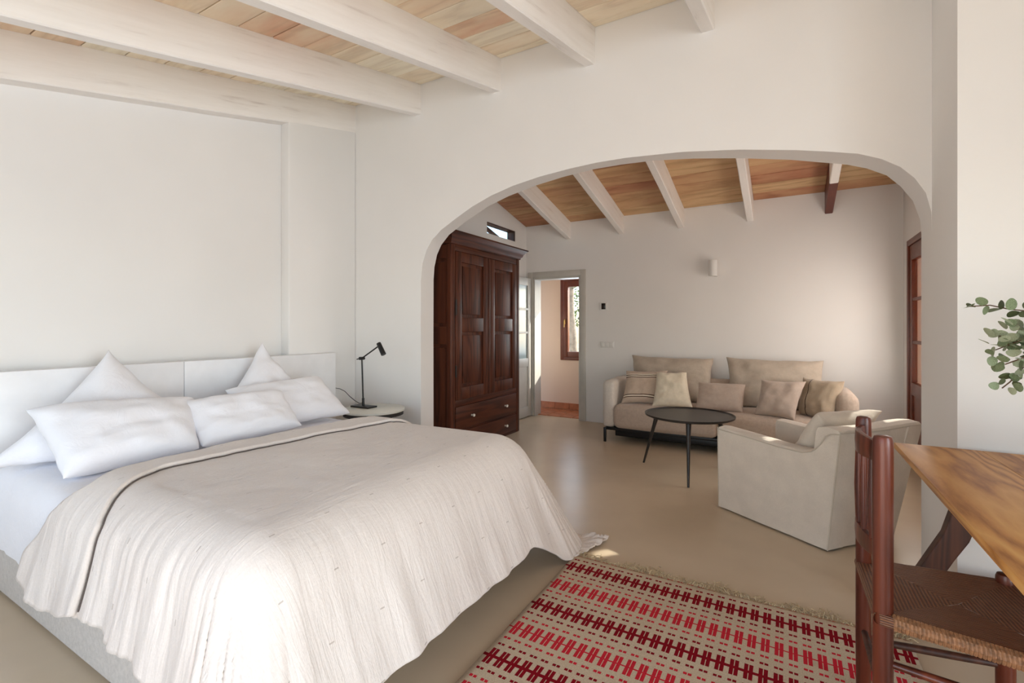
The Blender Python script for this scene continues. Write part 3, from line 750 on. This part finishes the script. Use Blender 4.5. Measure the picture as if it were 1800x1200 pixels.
MB().tube([(-3.213, 2.95, 1.045), (-2.998, 2.95, 1.163)], .006, 10).build('arm', 'black_metal', lp)
MB().tube([(-3.013, 2.95, 1.180), (-2.953, 2.95, 1.085)], [.019, .022], 16).build('lamp_head', 'black_metal', lp)
cord = [(-3.198, 2.955, .665), (-3.225, 2.957, .652), (-3.26, 2.962, .650), (-3.33, 2.98, .662), (-3.42, 3.0, .692), (-3.52, 3.03, .728), (-3.60, 3.04, .745), (-3.672, 3.04, .748)]
MB().tube(cord, .003, 6).build('cord', 'black_metal', lp)

# ------------------------------------------------------------------ wardrobe
W = thing('wardrobe', 'tall dark walnut wardrobe with two panelled doors and white-knobbed drawers', 'wardrobe', (-3.15, 4.58, 0))
wx, wy0, wy1 = -2.945, 3.87, 5.29; wb = XL+.01
mb = MB()
mb.box((wb, wy0+.02, .0), (wx-.012, wy0+.045, 2.16)); mb.box((wb, wy1-.045, 0), (wx-.012, wy1-.02, 2.16)); mb.box((wb, wy0+.04, .06), (wb+.02, wy1-.04, 2.16)); mb.box((wb, wy0+.04, .08), (wx-.02, wy1-.04, .10)); mb.box((wb, wy0+.04, .52), (wx-.02, wy1-.04, .54)); mb.box((wb, wy0+.04, 2.10), (wx-.02, wy1-.04, 2.14))
mb.build('body', 'walnut', W, smooth=False)
for y in (wy0, wy1-.075): MB().box((wx-.06, y, 0), (wx, y+.075, 2.17), .012, 3).build('corner_post', 'walnut', W)
for z0, z1 in ((.0, .03), (.235, .25), (.495, .56), (2.10, 2.17)): MB().box((wx-.05, wy0+.07, z0), (wx-.004, wy1-.07, z1), .004).build('rail', 'walnut_y', W)
# side frame and panels facing the arch
mb = MB(); mb.box((wb+.005, wy0+.006, 0), (wb+.07, wy0+.022, 2.16), .003)
for z0, z1 in ((.05, .20), (1.14, 1.32), (2.02, 2.16)): mb.box((wb+.06, wy0+.006, z0), (wx-.05, wy0+.022, z1), .003)
mb.build('side_frame', 'walnut', W)
for z0, z1 in ((.235, 1.105), (1.355, 1.985)): MB().box((wb+.10, wy0+.012, z0), (wx-.09, wy0+.024, z1), .006, 2).build('side_panel', 'walnut', W)
# cornice
prof = [(0, 2.165), (.008, 2.165), (.012, 2.185), (.03, 2.20), (.036, 2.22), (.05, 2.24), (.075, 2.262), (.085, 2.27), (.085, 2.286), (0, 2.286)]
mb = MB(); rings = []
for o_, z in prof: rings.append([(wb, wy0-o_, z), (wx+o_, wy0-o_, z), (wx+o_, wy1+o_, z), (wb, wy1+o_, z)])
mb.loft(rings); mb.build('cornice', 'walnut_y', W)
ymid = (wy0+wy1)/2 
for y0, y1 in ((wy0+.078, ymid-.016), (ymid+.016, wy1-.078)):
    d = MB(); fw = .105; x0, x1 = wx-.028, wx+.004; z0, z1 = .562, 2.095
    d.box((x0, y0, z0), (x1, y0+fw, z1), .005); d.box((x0, y1-fw, z0), (x1, y1, z1), .005)
    for a, b in ((z0, z0+.125), (1.265, 1.415), (z1-.105, z1)): d.box((x0, y0+fw-.002, a), (x1, y1-fw+.002, b), .005)
    dd = d.build('door', 'walnut', W)
    for a, b in ((z0+.125, 1.265), (1.415, z1-.105)):
        MB().box((x0, y0+fw-.004, a-.004), (x0+.012, y1-fw+.004, b+.004)).build('panel', 'walnut', dd, smooth=False)
        MB().box((x0+.008, y0+fw+.03, a+.035), (x0+.022, y1-fw-.03, b-.035), .005, 2).build('raised_panel', 'walnut', dd)
MB().box((wx-.02, ymid-.015, .565), (wx+.009, ymid+.015, 2.095), .006, 3).build('meeting_strip', 'walnut', W)
for z0, z1 in ((.252, .492), (.032, .232)):
    dr = MB().box((wx-.03, wy0+.08, z0), (wx+.002, wy1-.08, z1), .007, 2).build('drawer', 'walnut_y', W)
    for y in (wy0+.36, wy1-.36):
        zc = (z0+z1)/2; mb = MB(); mb.lathe([(0, 0), (.011, 0), (.008, .012), (.012, .02), (.017, .028), (.015, .038), (.007, .043), (0, .044)], (0, 0, 0), 16)
        for v in mb.bm.verts: v.co = Vector((wx+.002+v.co.z, y+v.co.x, zc+v.co.y))
        mb.build('knob', 'knob', dr)
MB().tube([(wx+.004, wy0+.078, 1.44), (wx+.004, wy0+.078, 1.60)], .008, 8).build('hinge', 'iron', W)
MB().tube([(wx+.004, wy0+.078, .80), (wx+.004, wy0+.078, .92)], .008, 8).build('hinge', 'iron', W)

# ------------------------------------------------------------------ sofa
S = thing('sofa', 'taupe linen sofa on thin black legs against the back wall', 'sofa', (-.65, 5.75, 0))
sx0, sx1, sy0, sy1 = -1.86, .56, 5.27, 6.16
def softbox(a, b, bev, seg=4, bulge=0, nsub=0):
    mb = MB(); mb.box(a, b, bev, seg)
    if bulge:
        bmesh.ops.subdivide_edges(mb.bm, edges=mb.bm.edges, cuts=2, use_grid_fill=True)
        ctr = Vector([(a[i]+b[i])/2 for i in range(3)]); hf = Vector([(b[i]-a[i])/2 for i in range(3)])
        for v in mb.bm.verts:
            u = [(v.co[i]-ctr[i])/hf[i] for i in range(3)]
            for i in range(3):
                o1, o2 = [u[j] for j in range(3) if j != i]
                if abs(u[i]) > .8: v.co[i] += math.copysign(bulge*max(0, 1-o1*o1)*max(0, 1-o2*o2), u[i])
    return mb
# frame and legs, plus a black block for the shade under the sofa
mb = MB(); mb.box((sx0+.03, sy0+.05, .135), (sx1-.03, sy1-.02, .165), .004); mb.box((sx0+.12, sy0+.14, .055), (sx1-.12, sy1-.08, .14), .01); mb.build('frame_and_shade', 'black_metal', S)
for x in (sx0+.02, sx1-.05):
    for y in (sy0+.02, sy1-.06): MB().box((x, y, 0), (x+.028, y+.028, .165), .004).build('leg', 'black_metal', S)
xm = -.62
softbox((sx0+.13, sy0, .165), (xm-.003, sy1-.2, .435), .07, 4, .018).build('seat_cushion', 'sofa', S)
softbox((xm+.003, sy0, .165), (sx1-.13, sy1-.2, .435), .07, 4, .018).build('seat_cushion', 'sofa', S)
softbox((sx0, sy0+.04, .165), (sx0+.14, sy1-.1, .70), .045, 3, .006).build('armrest', 'sofa_arm_lit', S)
softbox((sx1-.17, sy0+.10, .165), (sx1+.01, sy1-.1, .70), .085, 4, .012).build('armrest', 'sofa', S)
softbox((sx0+.05, sy1-.2, .165), (sx1-.05, sy1, .70), .06, 3, .01).build('backrest', 'sofa', S)
for (a, b, z0, z1, sd_) in ((-1.72, -.755, .955, .945, 1), (-.62, .33, .965, .955, 2)):
    o = pillow('back_cushion', 'sofa_back', (a, 6.05, z0), (b, 6.05, z1), (a+.02, 5.83, .43), (b+.03, 5.83, .43), .24, None, seed=sd_+10, pinch=.075, wr=.035)
    o.parent = S; o.location -= Vector(S['_w'])
pillow('cushion', 'stripe_h', (-1.66, 5.58, .80), (-1.20, 5.68, .815), (-1.665, 5.40, .435), (-1.26, 5.50, .435), .15, 'taupe cushion with cream and brown stripes against the lit sofa arm', 'cushion', seed=21,pinch=.09, wr=.015)
pillow('cushion', 'cream', (-1.305, 5.58, .80), (-.985, 5.62, .81), (-1.31, 5.38, .435), (-.88, 5.42, .435), .15, 'plain cream square cushion overlapping the striped cushion on the sofa', 'cushion', seed=22, pinch=.07, wr=.02)
pillow('cushion', 'mauve', (-.845, 5.56, .71), (-.385, 5.56, .715), (-.86, 5.42, .435), (-.40, 5.42, .44), .13, 'small oblong rosy taupe cushion lying between the two sofa back cushions', 'cushion', seed=23, pinch=.03, wr=.01)
pillow('cushion', 'mauve', (-.235, 5.52, .775), (.155, 5.48, .785), (-.295, 5.36, .435), (.055, 5.28, .43), .15, 'plain taupe cushion leaning in front of the brown one with a dark line', 'cushion', seed=24,pinch=.09, wr=.015)
pillow('cushion', 'stripe_v', (.14, 5.74, .80), (.47, 5.50, .80), (.10, 5.58, .435), (.335, 5.33, .43), .17, 'brown taupe cushion with one dark line, tucked against the rounded sofa arm', 'cushion', seed=25,pinch=.09, wr=.02)

# ------------------------------------------------------------------ coffee table
cx, cy = -.78, 4.575
CT = thing('coffee_table', 'round black three-legged coffee table in front of the sofa', 'coffee table', (cx, cy, 0))
MB().lathe([(0, .502), (.36, .502), (.385, .512), (.388, .528), (.382, .528), (.374, .517), (0, .515)], (cx, cy, 0), 64).build('tabletop', 'black_top', CT)
for an, in_, out in ((168, .30, .445), (-81, .30, .46), (43, .30, .45)):
    a = R(an); c_, s_ = math.cos(a), math.sin(a)
    MB().tube([(cx+in_*c_, cy+in_*s_, .506), (cx+(in_*.75+out*.25)*c_, cy+(in_*.75+out*.25)*s_, .38), (cx+out*c_, cy+out*s_, 0)], [.024, .017, .0095], 14).build('leg', 'black_top', CT)

# ------------------------------------------------------------------ armchair in a loose slipcover
AC = thing('armchair', 'ivory slipcovered armchair with its back to the dining chair', 'armchair', (.08, 3.82, 0))
A0, B0, C0, D0 = Vector((.20, 3.34, 0)), Vector((-.435, 3.775, 0)), Vector((.575, 3.79, 0)), Vector((0.0, 4.30, 0))
A1, B1, C1, D1 = Vector((.262, 3.325, 0)), Vector((-.436, 3.72, 0)), Vector((.715, 3.82, 0)), Vector((.0, 4.33, 0))
def panel(p0, p1, q0, q1, inward0, inward1, hfun, thick, n=24, z0=.012, nz=10, bow=0.0):
    """upholstered upright: outer face from floor line p to top line q; top height hfun(s)"""
    mb = MB(); rings = []
    for i in range(n+1):
        s = i/n; pb = p0.lerp(p1, s); pt = q0.lerp(q1, s); inw = inward0.lerp(inward1, s).normalized()
        h = hfun(s); r = []
        for k in range(nz+1):
            t = k/nz; p = pb.lerp(pt, t); p = p + inw*(-bow*math.sin(math.pi*s)*math.sin(math.pi*t)); p.z = z0 + (h-.02-z0)*t
            p += inw*.006*noise.noise((p.x*5, p.y*5, p.z*4))
            r.append(p)
        top = pt + inw*.012; top.z = h-.004; r.append(top)
        top = pt + inw*(thick*.5); top.z = h+.004; r.append(top)
        top = pt + inw*(thick-.012); top.z = h-.004; r.append(top)
        for k in range(nz, -1, -2):
            t = k/nz; p = pb.lerp(pt, t) + inw*thick; p.z = z0 + (h-.03-z0)*t; r.append(p)
        rings.append(r)
    mb.loft(rings); return mb
f_dir = (B0-A0).normalized(); w_dir = (C0-A0).normalized()
armh = lambda s: lerp([(0, .715), (.06, .712), (.10, .69), (.14, .632), (.19, .585), (.26, .565), (.45, .568), (.7, .585), (1, .603)], s)
panel(A0, B0, A1, B1, w_dir, w_dir, armh, .13, 40).build('armrest', 'slip', AC)
armh2 = lambda s: lerp([(0, .715), (.10, .69), (.19, .585), (.26, .565), (1, .60)], s)
panel(C0, D0, C1, D1, -w_dir, -w_dir, armh2, .13, 30).build('armrest', 'slip', AC)
backh = lambda s: .718 + .012*math.sin(s*math.pi*2+2)*.4 + .012*s
panel(A0, C0, A1, C1, f_dir, f_dir, backh, .14, 24, bow=.01).build('backrest', 'slip', AC)
def lip(p, q, z0, z1, ins): return None
# seat block and front
iA, iB, iC, iD = A0+w_dir*.10+f_dir*.10, B0+w_dir*.10, C0-w_dir*.10+f_dir*.10, D0-w_dir*.10
mb = MB(); rg = []
for z, s in ((.014, 1), (.27, 1), (.29, .98)):
    c_ = (iA+iB+iC+iD)/4; rg.append([tuple(c_+(p-c_)*s+Vector((0, 0, z))) for p in (iA, iB, iD, iC)])
mb.loft(rg); mb.build('seat_base', 'slip', AC, bevel=.015)
mb = MB(); rg = []
for z, s in ((.29, .94), (.31, .985), (.38, 1.0), (.425, .985), (.44, .92)):
    rg.append([tuple(c_+(p-c_)*s+Vector((0, 0, z))) for p in (iA, iB, iD, iC)])
mb.loft(rg); mb.build('seat_cushion', 'slip', AC, bevel=.03)
o = pillow('back_cushion', 'slip', A1+f_dir*.22+w_dir*.12+Vector((0, 0, .775)), C1+f_dir*.16-w_dir*.10+Vector((0, 0, .785)), A0+f_dir*.33+w_dir*.13+Vector((0, 0, .43)), C0+f_dir*.30-w_dir*.12+Vector((0, 0, .43)), .17, None, seed=31, pinch=.05, wr=.02)
o.parent = AC; o.location -= Vector(AC['_w'])
# seams along the corners
def seam(pts): MB().tube(pts, .004, 6).build('seam', 'ivory_seam', AC)
seam([A0.lerp(A1, t)+Vector((0, -.001, .012+.70*t)) for t in [k/8 for k in range(9)]])
seam([B0.lerp(B1, t)+Vector((-.001, 0, .012+.585*t)) for t in [k/8 for k in range(9)]])
seam([A1.lerp(C1, t)-f_dir*.001+Vector((0, 0, backh(t)-.018)) for t in [k/12 for k in range(13)]])
seam([A1.lerp(B1, t)-w_dir*.001+Vector((0, 0, armh(t)-.018)) for t in [k/30 for k in range(31)]])

# ------------------------------------------------------------------ wall fittings on the back wall
o = thing('wall_light', 'small white cylinder wall light above the sofa', 'wall light', (-.785, 6.3, 2.03))
MB().box((-.805, 6.27, 1.99), (-.765, 6.30, 2.07), .003).build('bracket', 'switch', o)
MB().lathe([(.045, 1.93), (.05, 1.932), (.05, 2.122), (.045, 2.124), (.044, 2.10), (.0, 2.10)], (-.785, 6.222, 0), 32).build('lamp_shade', 'switch', o)
MB().lathe([(0, 1.95), (.045, 1.95), (.045, 1.935)], (-.785, 6.222, 0), 24).build('diffuser', 'knob', o)
o = thing('thermostat', 'small white thermostat with dark display on the wall beside the doorway', 'thermostat', (-2.185, 6.3, 1.6))
MB().box((-2.245, 6.284, 1.545), (-2.125, 6.30, 1.652), .004).build('body', 'switch', o)
MB().box((-2.213, 6.281, 1.558), (-2.155, 6.286, 1.640), .001).build('display', 'screen', o)
o = thing('light_switch', 'white three-gang light switch on the wall left of the sofa', 'switch', (-2.135, 6.3, 1.075))
MB().box((-2.232, 6.29, 1.032), (-2.04, 6.30, 1.118), .003).build('plate', 'switch', o)
for k in range(3): MB().box((-2.222+k*.0595, 6.284, 1.046), (-2.169+k*.0595, 6.292, 1.104), .003).build('rocker', 'switch', o)

# ------------------------------------------------------------------ rug
RX0, RX1, RYa, RYb = -1.055, .445, 1.28, 2.545
rug = thing('rug', 'woven beige rug with red comb bands and fringe on the cement floor', 'rug', (0, 0, 0))
mb = MB(); bm = mb.bm; nx, ny = 60, 80
g = []
for i in range(nx+1):
    row = []
    for j in range(ny+1):
        x = RX0+(RX1-RX0)*i/nx; y = RYa+(RYb-RYa)*j/ny
        x += .006*noise.noise((0, y*3, 1))*(1 if i in (0, nx) else 0); y2 = y + (.01*noise.noise((x*3, 2, 1)) if j == ny else 0)
        row.append(bm.verts.new((x, y2-2.422, .008+.003*noise.noise((x*3, y*3, 0)))))
    g.append(row)
for i in range(nx):
    for j in range(ny): bm.faces.new((g[i][j], g[i+1][j], g[i+1][j+1], g[i][j+1]))
rug.location = (0, 2.422, 0)
o = mb.build('rug_weave', 'rug', None); o.parent = rug
s_ = o.modifiers.new('solid', 'SOLIDIFY'); s_.thickness = .007; s_.offset = -1
# fringe strands along the far end, tangled into tufts
mb = MB(); rf = random.Random(3)
for k in range(330):
    x = RX0 + (RX1-RX0)*(k+rf.random())/330
    cl = math.sin(x*17)+math.sin(x*41+1); L = rf.uniform(.045, .09)*(1+.25*cl)
    y = RYb-.004; p = [Vector((x, y-2.422, .011))]; dx = rf.gauss(0, .28) + .25*math.cos(x*17)
    dr = Vector((dx, 1, 0)).normalized()
    for q in range(4):
        p.append(p[-1] + dr*L/4 + Vector((0, 0, 0))); p[-1].z = .006 + abs(rf.gauss(0, .006)) + .010*math.sin(math.pi*(q+1)/4)*rf.random()
        dr = (Matrix.Rotation(rf.gauss(0, .45), 3, 'Z') @ dr)
    mb.tube(p, .0017, 4, cap=False)
o = mb.build('fringe', 'fringe', None); o.parent = rug; o['kind'] = 'stuff'

# ------------------------------------------------------------------ dining chair with rush seat
CH = thing('dining_chair', 'red-brown wooden dining chair with a woven rush seat beside the table', 'chair', (.43, 1.94, 0))
PN, PF, FN, FF = (.242, 1.765), (.234, 2.108), (.675, 1.70), (.615, 2.155)
def post(p, h, r, name='back_post'):
    zl = .0125 if name == 'back_post' else 0
    rr = [(r*.86, zl), (r*.95, .03), (r, .2), (r, h*.6), (r*1.02, h-.06), (r*1.0, h-.03), (r*.97, h-.012), (r*.85, h-.003), (r*.55, h), (0, h)]
    mb = MB(); mb.lathe([(0, zl)] + rr, (p[0], p[1], 0), 24); return mb.build(name, 'cherry', CH)
post(PN, 1.0, .0255); post(PF, 1.0, .0235)
post(FN, .515, .025, 'leg'); post(FF, .515, .025, 'leg')
def bar(a, b, r, name, mat='cherry', sw=0): 
    pts = []; rr = []
    for k in range(13):
        t = k/12; pts.append(Vector(a).lerp(Vector(b), t)); rr.append(r*(.75+.25*math.sin(math.pi*t)) + sw*r*(abs(math.sin(math.pi*t*5)) if .2 < t < .8 else 0))
    MB().tube(pts, rr, 12).build(name, mat, CH)
def curved_rail(z0, z1, name):
    mb = MB(); rings = []
    for k in range(15):
        t = k/14; x = PN[0]+(PF[0]-PN[0])*t - .035*math.sin(math.pi*t); y = PN[1]+.01+(PF[1]-PN[1]-.02)*t
        e = .006*math.sin(math.pi*t)
        rings.append([(x-.008, y, z0-e), (x+.008, y, z0-e), (x+.010, y, (z0+z1)/2), (x+.008, y, z1+e), (x-.008, y, z1+e), (x-.010, y, (z0+z1)/2)])
    mb.loft(rings); mb.build(name, 'cherry', CH, bevel=.002)
curved_rail(.915, .972, 'top_rail'); curved_rail(.625, .672, 'lower_rail')
for k in range(5):
    t = (k+1)/6; x = PN[0]+(PF[0]-PN[0])*t - .035*math.sin(math.pi*t); y = PN[1]+(PF[1]-PN[1])*t
    MB().tube([(x, y, .66), (x, y, .72), (x, y, .79), (x, y, .86), (x, y, .925)], [.007, .009, .011, .009, .007], 10).build('spindle', 'cherry', CH)
bar((PF[0], PF[1], .205), (FF[0], FF[1], .215), .013, 'stretcher', 'oak'); bar((PN[0], PN[1], .20), (FN[0], FN[1], .21), .013, 'stretcher', 'oak')
bar((PN[0], PN[1], .335), (FN[0], FN[1], .335), .013, 'stretcher'); bar((PF[0], PF[1], .335), (FF[0], FF[1], .335), .013, 'stretcher', 'oak')
bar((FN[0], FN[1], .29), (FF[0], FF[1], .29), .014, 'front_stretcher', 'oak', .45); bar((PN[0], PN[1], .24), (PF[0], PF[1], .24), .012, 'stretcher', 'oak')
# rush seat: four wrapped triangles meeting in the middle
def rush():
    bm = bmesh.new(); lay = bm.verts.layers.float.new('strand')
    cs = [Vector((PN[0]-.012, PN[1]-.022, .485)), Vector((FN[0]+.02, FN[1]-.025, .487)), Vector((FF[0]+.022, FF[1]+.02, .487)), Vector((PF[0]-.012, PF[1]+.02, .485))]
    c = sum(cs, Vector())/4; c.z = .478
    for i in range(4):
        a, b = cs[i], cs[(i+1) % 4]; n = 16; rows = []
        for k in range(n+1):                       # k: from the centre out to the edge
            t = k/n; rows.append([(c.lerp(a, t).lerp(c.lerp(b, t), s/12), t) for s in range(13)])
        out = (((a+b)/2)-c); out.z = 0; out.normalize()
        for q in range(1, 7):                      # roll over the edge rail and under
            an = q/6*math.pi; rows.append([((a.lerp(b, s/12)) + out*(.013*math.sin(an)) + Vector((0, 0, -.017*(1-math.cos(an)))), 1+q*.05) for s in range(13)])
        vv = []
        for r in rows:
            rr = []
            for p, t in r:
                v = bm.verts.new(p + Vector((0, 0, .0018*noise.noise((p.x*40, p.y*40, i)))))
                v[lay] = t; rr.append(v)
            vv.append(rr)
        for r1, r2 in zip(vv, vv[1:]):
            for s in range(12): bm.faces.new((r1[s], r1[s+1], r2[s+1], r2[s]))
    bmesh.ops.remove_doubles(bm, verts=bm.verts, dist=1e-5)
    bmesh.ops.recalc_face_normals(bm, faces=bm.faces)
    for v in bm.verts: v.co -= Vector(CH['_w'])
    me = bpy.data.meshes.new('seat'); bm.to_mesh(me); bm.free(); me.shade_smooth()
    me.materials.append(M['rush']); o = bpy.data.objects.new('seat', me); COL.objects.link(o); o.parent = CH; o['_w'] = list(CH['_w'])
    return o
seat = rush()
mb = MB()
a, b = Vector((PN[0]+.02, PN[1]-.030, .470)), Vector((FN[0]-.02, FN[1]-.034, .472))
for k in range(46):
    p = a.lerp(b, (k+.5)/46); mb.tube([p+Vector((0, .014, .016)), p+Vector((0, -.003, .010)), p+Vector((0, -.009, -.003)), p+Vector((0, -.003, -.016)), p+Vector((0, .012, -.02))], .0052, 6)
o = mb.build('wrapped_edge', 'rush_edge', seat); o['kind'] = 'stuff'

# ------------------------------------------------------------------ dining table
TX0, TX1, TY0, TY1, TZ = .425, 1.30, .95, 2.80, .785
DT = thing('dining_table', 'honey pine dining table with dark curved legs against the white pillar', 'table', ((TX0+TX1)/2, 1.9, 0))
xs = [TX0, TX0+.30, TX0+.60, TX1]
for a, b in zip(xs, xs[1:]): MB().box((a+.0004, TY0, TZ-.026), (b-.0004, TY1, TZ), .002, 2).build('plank', 'pine', DT)
def legband(yc, mir):
    pts = [(.475, .0), (.480, .05), (.505, .10), (.520, .17), (.525, .25), (.568, .34), (.614, .43), (.640, .52), (.648, .60), (.655, .68), (.655, .76)]
    ws = [.05, .075, .05, .042, .04, .04, .042, .044, .044, .042, .04]
    mb = MB(); rings = []
    xc = (TX0+TX1)/2
    for (x, z), w_ in zip(pts, ws):
        i = pts.index((x, z)); nx = Vector((1, 0, -.25)) if z > .2 else Vector((1, 0, 0)); nx.normalize()
        if mir: x = 2*xc-x; nx.x = nx.x; nx.z = -nx.z
        p = Vector((x, yc, z)); zlow = lambda v: Vector((v.x, v.y, max(0, v.z)))
        rings.append([zlow(p-nx*w_+Vector((0, -.028, 0))), zlow(p+nx*w_+Vector((0, -.028, 0))), zlow(p+nx*w_+Vector((0, .028, 0))), zlow(p-nx*w_+Vector((0, .028, 0)))])
    mb.loft(rings); return mb.build('leg', 'oak', DT, bevel=.006)
for yc in (2.70, 1.08):
    for mir in (0, 1): legband(yc, mir)
    MB().box((.60, yc-.025, .735), (1.13, yc+.025, .762), .004).build('cleat', 'oak', DT); MB().box((.53, yc-.02, .20), (1.19, yc+.02, .26), .006).build('crossbar', 'oak', DT)
MB().tube([(.86, 2.70, .23), (.78, 2.58, .27), (.72, 2.44, .35), (.69, 2.30, .46), (.685, 2.14, .57), (.71, 1.98, .68), (.75, 1.88, .765)], .012, 10).build('iron_brace', 'iron', DT)
MB().tube([(.86, 1.08, .23), (.86, 1.3, .30), (.86, 1.5, .45), (.86, 1.7, .70), (.86, 1.75, .765)], .012, 10).build('iron_brace', 'iron', DT)

# ------------------------------------------------------------------ eucalyptus in a stoneware vase on the table
VP = Vector((.98, 2.40, TZ))
vz = thing('vase', 'stoneware vase on the dining table holding the eucalyptus', 'vase', tuple(VP), world=False)
MB().lathe([(0, 0), (.055, 0), (.085, .05), (.095, .12), (.075, .20), (.045, .25), (.05, .28), (.044, .28), (.038, .25), (.066, .20), (.084, .12), (.07, .05), (0, .02)], (0, 0, 0), 32).build('vessel', 'ceramic', vz)
E_ = thing('eucalyptus', 'grey-green eucalyptus sprigs spreading in front of the white pillar', 'plant', tuple(VP+Vector((0, 0, .27))))
rl = random.Random(11)
def leaf_mesh(nm, mat):
    mb = MB(); bm = mb.bm; c0 = bm.verts.new((0, 0, 0)); ring = []; N = 14
    for k in range(N):
        a = 2*math.pi*k/N; r = .5
        x = .5 + .5*math.cos(a); y = .42*math.sin(a)*(1-.15*math.cos(a)); ring.append(bm.verts.new((x, y, .10*abs(y)*1.4 - .12*(x-.5)**2)))
    mid = bm.verts.new((.5, 0, -.01)); bm.verts.remove(c0)
    for k in range(N): bm.faces.new((mid, ring[k], ring[(k+1) % N]))
    me = bpy.data.meshes.new(nm); bm.to_mesh(me); bm.free(); me.shade_smooth(); me.materials.append(M[mat]); return me
LM = [leaf_mesh('leaf', 'leaf'), leaf_mesh('leaf', 'leaf_pale'), leaf_mesh('leaf', 'leaf_dark')]
def leaf(p, size, kind, d=None):
    o = bpy.data.objects.new('leaf', LM[kind]); COL.objects.link(o); o.parent = E_
    d = d or Vector((rl.gauss(0, 1), rl.gauss(0, .7), rl.gauss(-.2, .8)))
    q = d.to_track_quat('X', 'Z'); o.rotation_mode = 'QUATERNION'
    from mathutils import Quaternion
    o.rotation_quaternion = q @ Quaternion((1, 0, 0), rl.uniform(-1.5, 1.5)); o.scale = (size, size, size)
    o.location = Vector(p) - Vector(E_['_w']); return o
def at_pix(x, z, y=2.40): return Vector((x, y, z))
top = VP + Vector((0, 0, .27)); 
def stem(pts, r=.003): MB().tube([Vector(p) for p in pts], r, 6).build('stem', 'stem', E_); return [Vector(p) for p in pts]
def sprig(pts, n, size, kinds, jit=.010, start=.3):
    pts = [Vector(p) for p in pts]; stem(pts, .0022)
    L = [0]
    for a, b in zip(pts, pts[1:]): L.append(L[-1]+(b-a).length)
    for k in range(n):
        t = start+(1-start)*(k+.5)/n; s = t*L[-1]
        i = max(j for j in range(len(pts)-1) if L[j] <= s+1e-9); u = (s-L[i])/(L[i+1]-L[i]); p = pts[i].lerp(pts[i+1], u); tg = (pts[i+1]-pts[i]).normalized()
        side = tg.cross(Vector((rl.gauss(0, 1), rl.gauss(0, 1), rl.gauss(0, 1)))).normalized()
        for sg in (1, -1):
            leaf(p+Vector((rl.gauss(0, jit), rl.gauss(0, jit*2), rl.gauss(0, jit))), size*rl.uniform(.75, 1.2)*(1-.25*t), rl.choice(kinds), (side*sg + tg*.6))
j = Vector((.745, 2.42, 1.35))
sprig([top-Vector((0, 0, .2)), (.93, 2.40, 1.20), (.84, 2.41, 1.34), (.755, 2.42, 1.375), (.70, 2.43, 1.385), (.655, 2.44, 1.40), (.592, 2.45, 1.397)], 11, .060, [0, 0, 2], .006, .45)
sprig([(.84, 2.41, 1.34), (.77, 2.40, 1.30), (.71, 2.39, 1.265), (.655, 2.39, 1.235)], 16, .052, [1, 1, 0, 0], .016, .15)
sprig([(.84, 2.41, 1.34), (.79, 2.44, 1.31), (.735, 2.44, 1.29), (.675, 2.43, 1.285)], 16, .050, [1, 0, 1], .016, .15)
sprig([(.80, 2.41, 1.33), (.77, 2.43, 1.24), (.735, 2.42, 1.17), (.70, 2.41, 1.12), (.678, 2.41, 1.095)], 14, .046, [0, 2, 1], .010, .1)
sprig([(.84, 2.41, 1.34), (.79, 2.38, 1.27), (.74, 2.37, 1.22), (.675, 2.37, 1.185)], 13, .050, [1, 0], .016, .15)
sprig([(.90, 2.40, 1.25), (.83, 2.42, 1.22), (.76, 2.42, 1.20)], 16, .054, [1, 0, 0], .016, .2)
sprig([(.95, 2.40, 1.10), (.89, 2.41, 1.40), (.83, 2.42, 1.48), (.772, 2.42, 1.512)], 7, .05, [0, 2], .008, .5)
sprig([(.90, 2.40, 1.36), (.84, 2.41, 1.39), (.775, 2.42, 1.41)], 4, .05, [2, 0], .008, .3)

# ------------------------------------------------------------------ garden outside
struct(MB().box((-40, -40, -.6), (40, 40, -.16)).build('ground', 'ground', smooth=False))
tlm = {}
def tree(x, y, h, cr, label, n=260, seed=0):
    t = thing('tree', label, 'tree', (x, y, -.16), world=False); r_ = random.Random(seed)
    mb = MB(); mb.tube([(0, 0, 0), (.05, .02, h*.3), (-.04, .05, h*.6), (.02, 0, h*.9)], [.10, .09, .075, .04], 10); mb.build('trunk', 'bark', t)
    mb = MB()
    for k in range(n*3):
        a = r_.uniform(0, 6.28); b = math.asin(r_.uniform(-1, 1)); rr = cr*r_.uniform(.35, 1)**.5
        p = Vector((rr*math.cos(a)*math.cos(b), rr*math.sin(a)*math.cos(b), h*.72+rr*.8*math.sin(b)))
        d = Vector((r_.gauss(0, 1), r_.gauss(0, 1), r_.gauss(0, 1))).normalized(); e = d.orthogonal().normalized(); s = r_.uniform(.03, .06)
        mb.poly([p, p+d*s+e*s*.5, p+d*2*s, p+d*s-e*s*.5], [(0, 1, 2, 3)])
    o = mb.build('foliage', 'tree_leaf', t); o['kind'] = 'stuff'
tree(-4.06, 9.6, 3.2, .0001, 'slender pale-barked tree trunk seen through the hall window', 1, 1)
tree(-4.30, 11.4, 3.0, 1.0, 'leafy green tree beyond the hall window', 420, 2)
tree(-6.2, 6.3, 3.6, 1.3, 'green tree glimpsed through the slot window above the wardrobe', 420, 3)
for o in bpy.data.objects:
    if '_w' in o.keys(): del o['_w']
